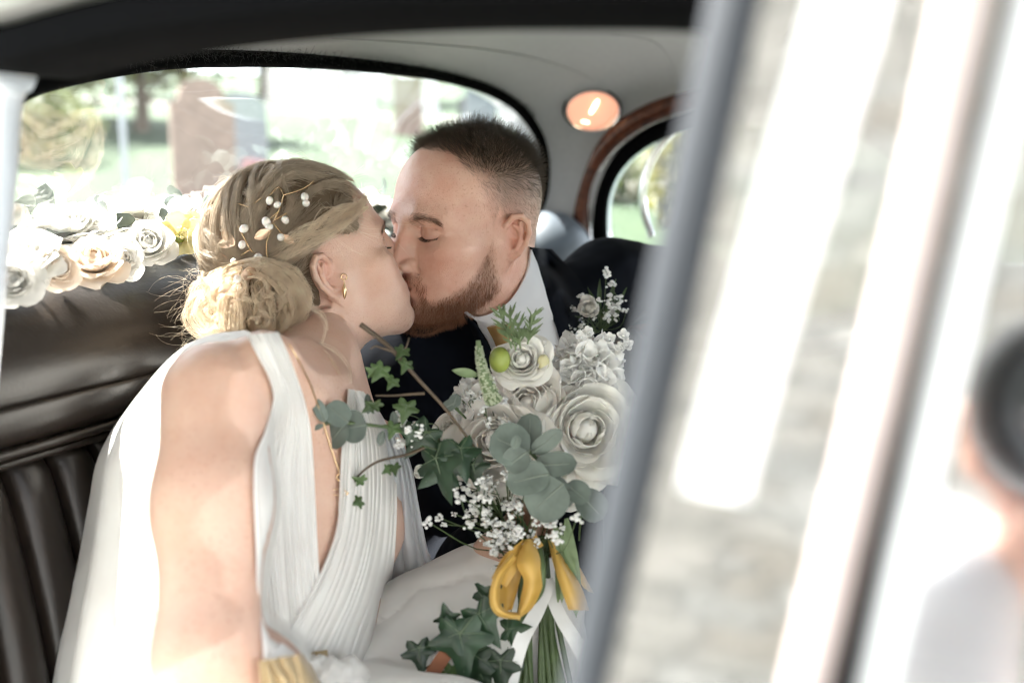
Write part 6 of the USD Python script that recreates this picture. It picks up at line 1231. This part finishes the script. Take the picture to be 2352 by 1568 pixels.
for i, (u, v, r) in enumerate(((619, 461, 9), (637, 470, 8.5), (700, 452, 10), (703, 467, 9), (612, 510, 11), (618, 520, 9), (655, 505, 9), (645, 545, 9), (560, 525, 10), (556, 562, 9), (592, 590, 9), (545, 640, 9), (536, 600, 7))):
    R = r / FPX * 1.03; rr_ = np.random.default_rng(i); q = unit(rr_.normal(size=3)); Rm = np.stack(axes(q)); obj('pearl', ballm(on_hair(u, v, 0.015), (R * 0.92, R * 0.92, R * 1.12), 3, R=Rm), m_pearl, vine, smooth=True)
for (a, b) in (((648, 540), (676, 560)), ((585, 548), (620, 528)), ((540, 560), (492, 540)), ((555, 640), (590, 615)), ((530, 655), (500, 672)), ((520, 590), (488, 604))):
    p0, p1 = on_hair(*a, 0.014), on_hair(*b, 0.015); lf = leafmesh(p0, p1, TC(p0), lambda x: 0.27 * math.sin(math.pi * min(1, x * .97 + .03)) ** 0.8 + .003, 0.12, 0.25, 11); h = obj('gold_leaf', thick(lf, 0.0004), m_leafg, vine, smooth=True)
ear_p = BP.world([-0.076, -0.004, -0.050]); ep = pix(ear_p)
er = thing('earring', 'small gold drop earring hanging from her ear lobe', 'earring', loc=tuple(ear_p))
e0 = P(790, 636, float(fill(trace(bride_body, np.array([786, 790.0]), np.array([630, 630.0]), 0.8, 1.3))[0]) - 0.004)
tor = trimesh.creation.torus(0.0030, 0.0008, 20, 8); Rr = np.stack(axes(TC(e0))); obj('hoop', (tor.vertices @ Rr + e0, tor.faces), m_goldm, er, smooth=True)
obj('drop_link', tube(np.array([e0 - [0, 0, 0.003], e0 - [0, 0, 0.007]]), 0.0006, 6), m_goldm, er)
dr = spline(np.array([[0.0004, 0], [0.0022, -0.006], [0.0026, -0.010], [0.0016, -0.015], [0.0002, -0.018]]), 14); an = np.linspace(0, 2 * np.pi, 14, endpoint=False)
obj('drop', sheet(np.stack([e0 + [0, 0, -0.006] + np.stack([r_ * np.cos(an), r_ * np.sin(an), np.full(14, z_)], -1) for r_, z_ in dr], 0), flip=True, closed=True), m_goldm, er, smooth=True)
nk = thing('necklace', 'fine gold chain necklace with a small ring pendant at her neckline', 'necklace', loc=tuple(P(770, 1090, .95)))
def on_skin(px, off=0.0016, n=40):
    q = spline(np.asarray(px, float), n); d = fill(trace(bride_body, q[:, 0], q[:, 1], 0.6, 1.4)[None])[0]; d = gaussian_filter(d, 1.0, mode='nearest'); return P(q[:, 0], q[:, 1], d - off)
for px in ([[664, 790], [690, 835], [712, 880], [725, 915], [740, 960], [758, 1020], [780, 1085]], [[828, 905], [815, 970], [800, 1030], [782, 1085]]):
    c = on_skin(px, 0.002, 60); obj('chain', join([tube(c + (0.0003 * np.sin(np.arange(60) * 2.2 + q))[:, None] * CR, 0.00055, 5) for q in (0, 3.1)]), m_goldm, nk, smooth=True)
pr_ = on_skin([[781, 1096], [783, 1097]], 0.004, 3)[0]; tor = trimesh.creation.torus(0.0030, 0.0006, 24, 8); obj('ring_pendant', (tor.vertices @ np.stack(axes(TC(pr_))) + pr_, tor.faces), m_goldm, nk, smooth=True)
pr_ = on_skin([[778, 1130], [779, 1131]], 0.004, 3)[0]; tor = trimesh.creation.torus(0.0055, 0.0006, 28, 8); v = tor.vertices * [0.5, 1.5, 1]; A = axes(TC(pr_)); obj('drop_pendant', (v @ np.stack([A[1], A[0], A[2]]) + pr_, tor.faces), m_goldm, nk, smooth=True)

# ---------------------------------------------------------------- the open door beside the photographer
DN = -unit(rayd(2412, 935)); DC = CAM - DN * 0.292
def ond(u, v, off=0.0):
    """where a pixel's ray meets the door's outer plane, moved out of it by off"""
    r = rayd(u, v); k = ((DC - CAM) @ DN + off) / (r @ DN); return CAM + r * np.asarray(k)[..., None]
tl_ = np.stack([ond(np.linspace(1235, 2560, 14), np.full(14, 1770.0), -0.004 - 0.0 * q) for q in (0, 1)], 0); tl_[1] -= ZV * 0.46
door = obj('door', thick(np.stack([tl_[0] + (tl_[1] - tl_[0]) * q + DN * 0.020 * math.sin(q * 3.0) for q in np.linspace(0, 1, 12)], 0), 0.035), m_paint, car, smooth=True, label='open car door with glass reflecting the sunny wall and the photographer')
def dstrip(name, left, right, h, mat, label=None, off=0.0, rnd=0.5):
    """moulding in the door plane between two pixel polylines, rounded and h thick"""
    a, b = spline(left, 40), spline(right, 40); s = np.linspace(0, 1, 9)
    p = np.stack([ond(a[:, 0] * (1 - q) + b[:, 0] * q, a[:, 1] * (1 - q) + b[:, 1] * q, off + h * (rnd * math.sin(math.pi * q) + (1 - rnd) * (1 if 0 < q < 1 else 0))) for q in s], 1)
    k = np.stack([ond(b[:, 0], b[:, 1], off - 0.012), ond(a[:, 0], a[:, 1], off - 0.012)], 1)
    return obj(name, sheet(np.concatenate([p, k], 1), closed=True, flip=False), mat, door, smooth=40, label=label)
m_pillar = plain('slate_blue_paint', (0.034, 0.038, 0.043), 0.6, 0.03, 8, specular_ior_level=0.12)
m_cream = plain('white_reflection_paint', (0.80, 0.80, 0.79), 0.3, 0.02, 20)
m_pinkt = plain('beige_pink_reflection', (0.42, 0.36, 0.34), 0.5, 0.08, 30)
m_palet = plain('pale_grey_trim', (0.62, 0.65, 0.66), 0.3, 0.04, 20)
L = lambda *a: np.array(a, float)
dstrip('window_frame', L((1655, -200), (1625, 0), (1458, 784), (1298, 1568), (1260, 1760)), L((1785, -200), (1745, 0), (1576, 784), (1392, 1568), (1350, 1760)), 0.004, m_pillar, 'blue grey metal edge pillar of the open door', 0.001, 1.0)
dstrip('window_bar', L((1905, -200), (1861, 0), (1651, 784), (1562, 1120)), L((2085, -200), (2041, 0), (1811, 784), (1712, 1150)), 0.002, m_cream, 'white upright bar imitating a bright sky reflection on the door glass', 0.001, 0.6)  # added bar: its plain white stands in for reflected sky
dstrip('leather_capping', L((2180, -200), (2135, 100), (1985, 784), (1800, 1568), (1755, 1760)), L((2310, -200), (2250, 100), (2098, 784), (1905, 1568), (1860, 1760)), 0.003, m_pinkt, 'beige pink strip imitating a skin reflection down the door edge', 0.001, 0.8)  # added strip: the pink colour stands in for mirrored skin tones
dstrip('glass_seal', L((2345, -200), (2300, 0), (2110, 784), (1903, 1568), (1860, 1760)), L((2366, -200), (2322, 0), (2140, 784), (1972, 1568), (1935, 1760)), 0.004, m_rubber, 'black rubber seal line between the two door panes', 0.001, 1.0)
dstrip('trim', L((2370, -200), (2326, 0), (2144, 784), (1976, 1568), (1940, 1760)), L((2450, -200), (2400, 0), (2225, 784), (2050, 1568), (2010, 1760)), 0.002, m_palet, None, 0.0005, 0.8)
m_mirror = glassmat('reflective_door_glass', 0.72, 0.15, rough=0.08, refl=0.52)
pane = np.stack([ond(np.full(24, a), np.linspace(-260, 1900, 24)) if False else ond(np.linspace(a, a - 430, 24), np.linspace(-200, 1760, 24), -0.0003) for a in np.linspace(1700, 2950, 30)], 1)
obj('glass', thick(pane, 0.004), m_mirror, door, label='door glass with the wall mirrored in it')

# ---------------------------------------------------------------- church wall behind the camera and the photographer, both seen in the door glass
wn = unit(np.array([0.40, 0.92, 0])); wr = np.cross(wn, ZV) * -1; wc_ = CAM * [1, 1, 0] - wn * 3.6
church = thing('church_wall', 'sunlit rubble stone wall of the church, mirrored in the open door glass', 'wall', loc=tuple(wc_))
m_stone = [plain(f'rubble_stone_{n}', c, 0.95, 0.25, 18, bump=0.8, dist=0.01) for n, c in (('buff', (0.37, 0.35, 0.32)), ('grey', (0.34, 0.335, 0.32)), ('cream', (0.40, 0.39, 0.37)), ('brown', (0.30, 0.27, 0.235)))]
m_mortar = plain('lime_mortar', (0.40, 0.39, 0.37), 0.95, 0.15, 30, bump=0.5, dist=0.006)
WR = np.stack([wr, wn, ZV])
obj('mortar_bed', box(wc_ - wn * 0.2 + ZV * 2.6, (14.0, 0.36, 5.4), WR), m_mortar, church)
rs_ = np.random.default_rng(61); zrow = 0.0; cnt = 0; rest = []
while zrow < 4.2:
    hrow = rs_.uniform(0.05, 0.11); x = -3.2 + rs_.uniform(-0.2, 0)
    while x < 3.2:
        w = rs_.uniform(0.16, 0.60); c = wc_ + wr * (x + w / 2) + ZV * (zrow + hrow / 2) - wn * 0.012
        pts_ = np.array([[sx * (w / 2 - 0.010 - 0.012 * k) + rs_.normal() * 0.004, 0.024 * k + rs_.normal() * 0.004, sz * (hrow / 2 - 0.003 - 0.006 * k) + rs_.normal() * 0.003] for k in (0, 1) for sx in (-1, 1) for sz in (-1, 1)])
        hb_ = trimesh.convex.convex_hull(pts_); mm = (hb_.vertices @ WR + c, hb_.faces)
        if abs(x + 0.1) < 1.5 and zrow > 0.3 and cnt < 300: obj('stone', mm, m_stone[rs_.integers(0, 4)], church); cnt += 1
        else: rest.append(mm)
        x += w
    zrow += hrow
obj('stonework', join(rest), m_stone[0], church, kind='stuff')
def refl(p): p = np.asarray(p, float); return p - 2 * ((p - DC) @ DN)[..., None] * DN
V = lambda u, v, d: refl(P(u, v, d))
photog = thing('person', 'photographer in a white shirt holding a black camera, mirrored in the open door glass', 'person', loc=tuple(CAM * [1, 1, 0] + [0, -0.3, 0]))
hd = Pose(CAM + CF * -0.205 + [0.03, 0, 0.035], math.radians(90), -PITCH, 0, 0.96)
ph_hand = P(1176, 784, -0.055) + CU * -0.055 + CR * 0.0
el_l, el_r = V(2060, 1760, 0.66), CAM + [0.20, -0.22, -0.30]
sh_l, sh_r = CAM + [-0.20, -0.34, -0.25], CAM + [0.20, -0.34, -0.25]
wl = V(2260, 1330, 0.60); wr_ = CAM + CR * 0.085 - CF * 0.10 - CU * 0.05
kn = [CAM - CF * (0.03 + 0.02 * i) - CU * 0.050 - CR * 0.012 for i in range(4)]; ft = [(k + CR * 0.050 - CU * 0.002, k + CR * 0.062 + CU * 0.030, k + CR * 0.056 + CU * 0.048) for k in kn]
def phand(p):
    d = hand_sdf(p, wl, kn, ft, [wl, CAM - CF * 0.05 - CU * 0.055 - CR * 0.040, CAM - CF * 0.03 - CU * 0.030 - CR * 0.055, CAM - CF * 0.02 - CR * 0.055])
    k2 = [CAM - CF * (0.075 + 0.004 * i) + CR * 0.080 + CU * (0.018 - 0.021 * i) for i in range(4)]
    f2 = [(k - CF * -0.030 + CR * 0.004, k + CF * 0.038 - CR * 0.012, k + CF * 0.040 - CR * 0.026) for k in k2]
    d = np.minimum(d, hand_sdf(p, wr_ - CF * 0.04, k2, f2, [wr_ - CF * 0.05, CAM - CF * 0.115 + CR * 0.07, CAM - CF * 0.125 + CR * 0.055, CAM - CF * 0.13 + CR * 0.035]))
    return smin(d, np.minimum(chain(p, [wl, wl * 0.72 + el_l * 0.28], [0.025, 0.032]), chain(p, [wr_ - CF * 0.04, wr_ * 0.6 + el_r * 0.4 - CF * 0.024], [0.025, 0.032])), 0.01)
def pbody(p):
    d = smin(headd(p, hd, True), chain(p, [hd.world([0, -0.03, -0.08]), CAM + [0.01, -0.33, -0.20]], [0.056, 0.062]), 0.02)
    return smin(d, chain(p, [sh_l, CAM + [0, -0.34, -0.22], sh_r], [0.05, 0.06, 0.05], 0.03), 0.04)
v1, f1, n1 = netmesh(pbody, CAM + [-0.30, -0.50, -0.36], CAM + [0.30, -0.06, 0.22], 0.005)
pl_ = np.array([wl, wr_, *kn]); v2, f2, n2 = netmesh(phand, pl_.min(0) - 0.13, pl_.max(0) + 0.13, 0.004)
obj('body', (np.vstack([v1, v2]), np.vstack([f1, f2 + len(v1)])), m_skin_g, photog, normals=np.vstack([n1, n2]))
def pshirt(p):
    d = chain(p, [CAM + [0, -0.36, -0.34], CAM + [0, -0.38, -0.85]], [0.17, 0.155], 0.03)
    d = smin(d, chain(p, [sh_l, CAM + [0, -0.35, -0.27], sh_r], [0.068, 0.08, 0.068], 0.03), 0.06)
    d = smin(d, chain(p, [sh_l, el_l, el_l * 0.22 + V(2215, 1150, 0.585) * 0.78], [0.066, 0.058, 0.042], 0.02), 0.03)
    d = smin(d, chain(p, [sh_r, el_r, wr_ * 0.55 + el_r * 0.45 - CF * 0.02], [0.066, 0.052, 0.042], 0.02), 0.03)
    return d + 0.02 * (meshkit.fbm(p * 12, 3, 5) - 0.5)
pl_ = np.array([sh_l, sh_r, el_l, el_r, wl, wr_]); v, f, n = netmesh(pshirt, np.minimum(pl_.min(0) - 0.16, CAM + [-0.3, -0.6, -1.0]), pl_.max(0) + 0.14, 0.009, project=1)
obj('shirt', (v, f), m_shirt, photog, normals=n, label='white long-sleeved shirt')
leg = lambda s: chain_mesh([CAM + [s * 0.09, -0.38, -0.75], CAM + [s * 0.10, -0.36, -0.95], CAM + [s * 0.11, -0.40, -1.25]])
def chain_mesh(pts): return tube(spline(np.array(pts), 14), np.linspace(0.095, 0.055, 14), 16)
obj('trousers', join([leg(-1), leg(1)]), m_navy, photog, smooth=True)
m_black = plain('black_camera_body', (0.012, 0.013, 0.015), 0.4, 0.2, 60, bump=0.3, bscale=500, dist=0.0006)
m_lensg = M('coated_lens_glass', {'p': ('principled_bsdf', {'base_color': (0.01, 0.012, 0.018), 'roughness': 0.05, 'coat_weight': 1.0})})
pc = thing('photo_camera', 'black camera with a large lens held by the photographer, mirrored in the door glass', 'camera', loc=tuple(CAM))
a = np.linspace(0, 2 * np.pi, 40, endpoint=False)
def cring(r, y): return CAM - CF * y + r * (np.cos(a)[:, None] * CR + np.sin(a)[:, None] * CU)
obj('lens_barrel', sheet(np.stack([cring(r, y) for r, y in ((0.042, 0.020), (0.044, 0.006), (0.049, 0.005), (0.052, 0.008), (0.052, 0.030), (0.050, 0.032), (0.050, 0.046), (0.052, 0.048), (0.052, 0.072), (0.036, 0.085), (0.030, 0.085))], 0), closed=True), m_black, pc, smooth=30)
obj('lens_ring', sheet(np.stack([cring(r, y) for r, y in ((0.0445, 0.0045), (0.0475, 0.0040), (0.0478, 0.0060), (0.0445, 0.0065))], 0), closed=True), plain('engraved_grey_ring', (0.22, 0.23, 0.24), 0.4, 0.5, 400), pc, smooth=30)
obj('inner_barrel', sheet(np.stack([cring(r, y) for r, y in ((0.030, 0.0195), (0.034, 0.0150), (0.0345, 0.0158), (0.0305, 0.0205))], 0), closed=True), plain('grey_inner_barrel', (0.12, 0.125, 0.13), 0.5, 0.2, 100), pc, smooth=30)
obj('front_element', sheet(np.stack([cring(r, 0.022 - 0.4 * (0.042 - r) * 0.3) for r in (0.042, 0.024, 0.012, 0.0005)], 0), closed=True), m_lensg, pc, smooth=True)
mb = m3.Manifold.hull(m3.Manifold.compose([m3.Manifold.sphere(0.008, 16).translate((x, y, z)) for x in (-0.060, 0.062) for y in (-0.012, 0.012) for z in (-0.040, 0.032)])) + m3.Manifold.hull(m3.Manifold.compose([m3.Manifold.sphere(0.006, 12).translate((x, y, z)) for x, z in ((-0.026, 0.03), (0.026, 0.03), (-0.014, 0.056), (0.014, 0.056)) for y in (-0.016, 0.018)]))
mm = mb.to_mesh(); obj('camera_body', (mm.vert_properties[:, :3] @ np.stack([CR, CF, CU]) + CAM - CF * 0.098, mm.tri_verts), m_black, pc, smooth=40)
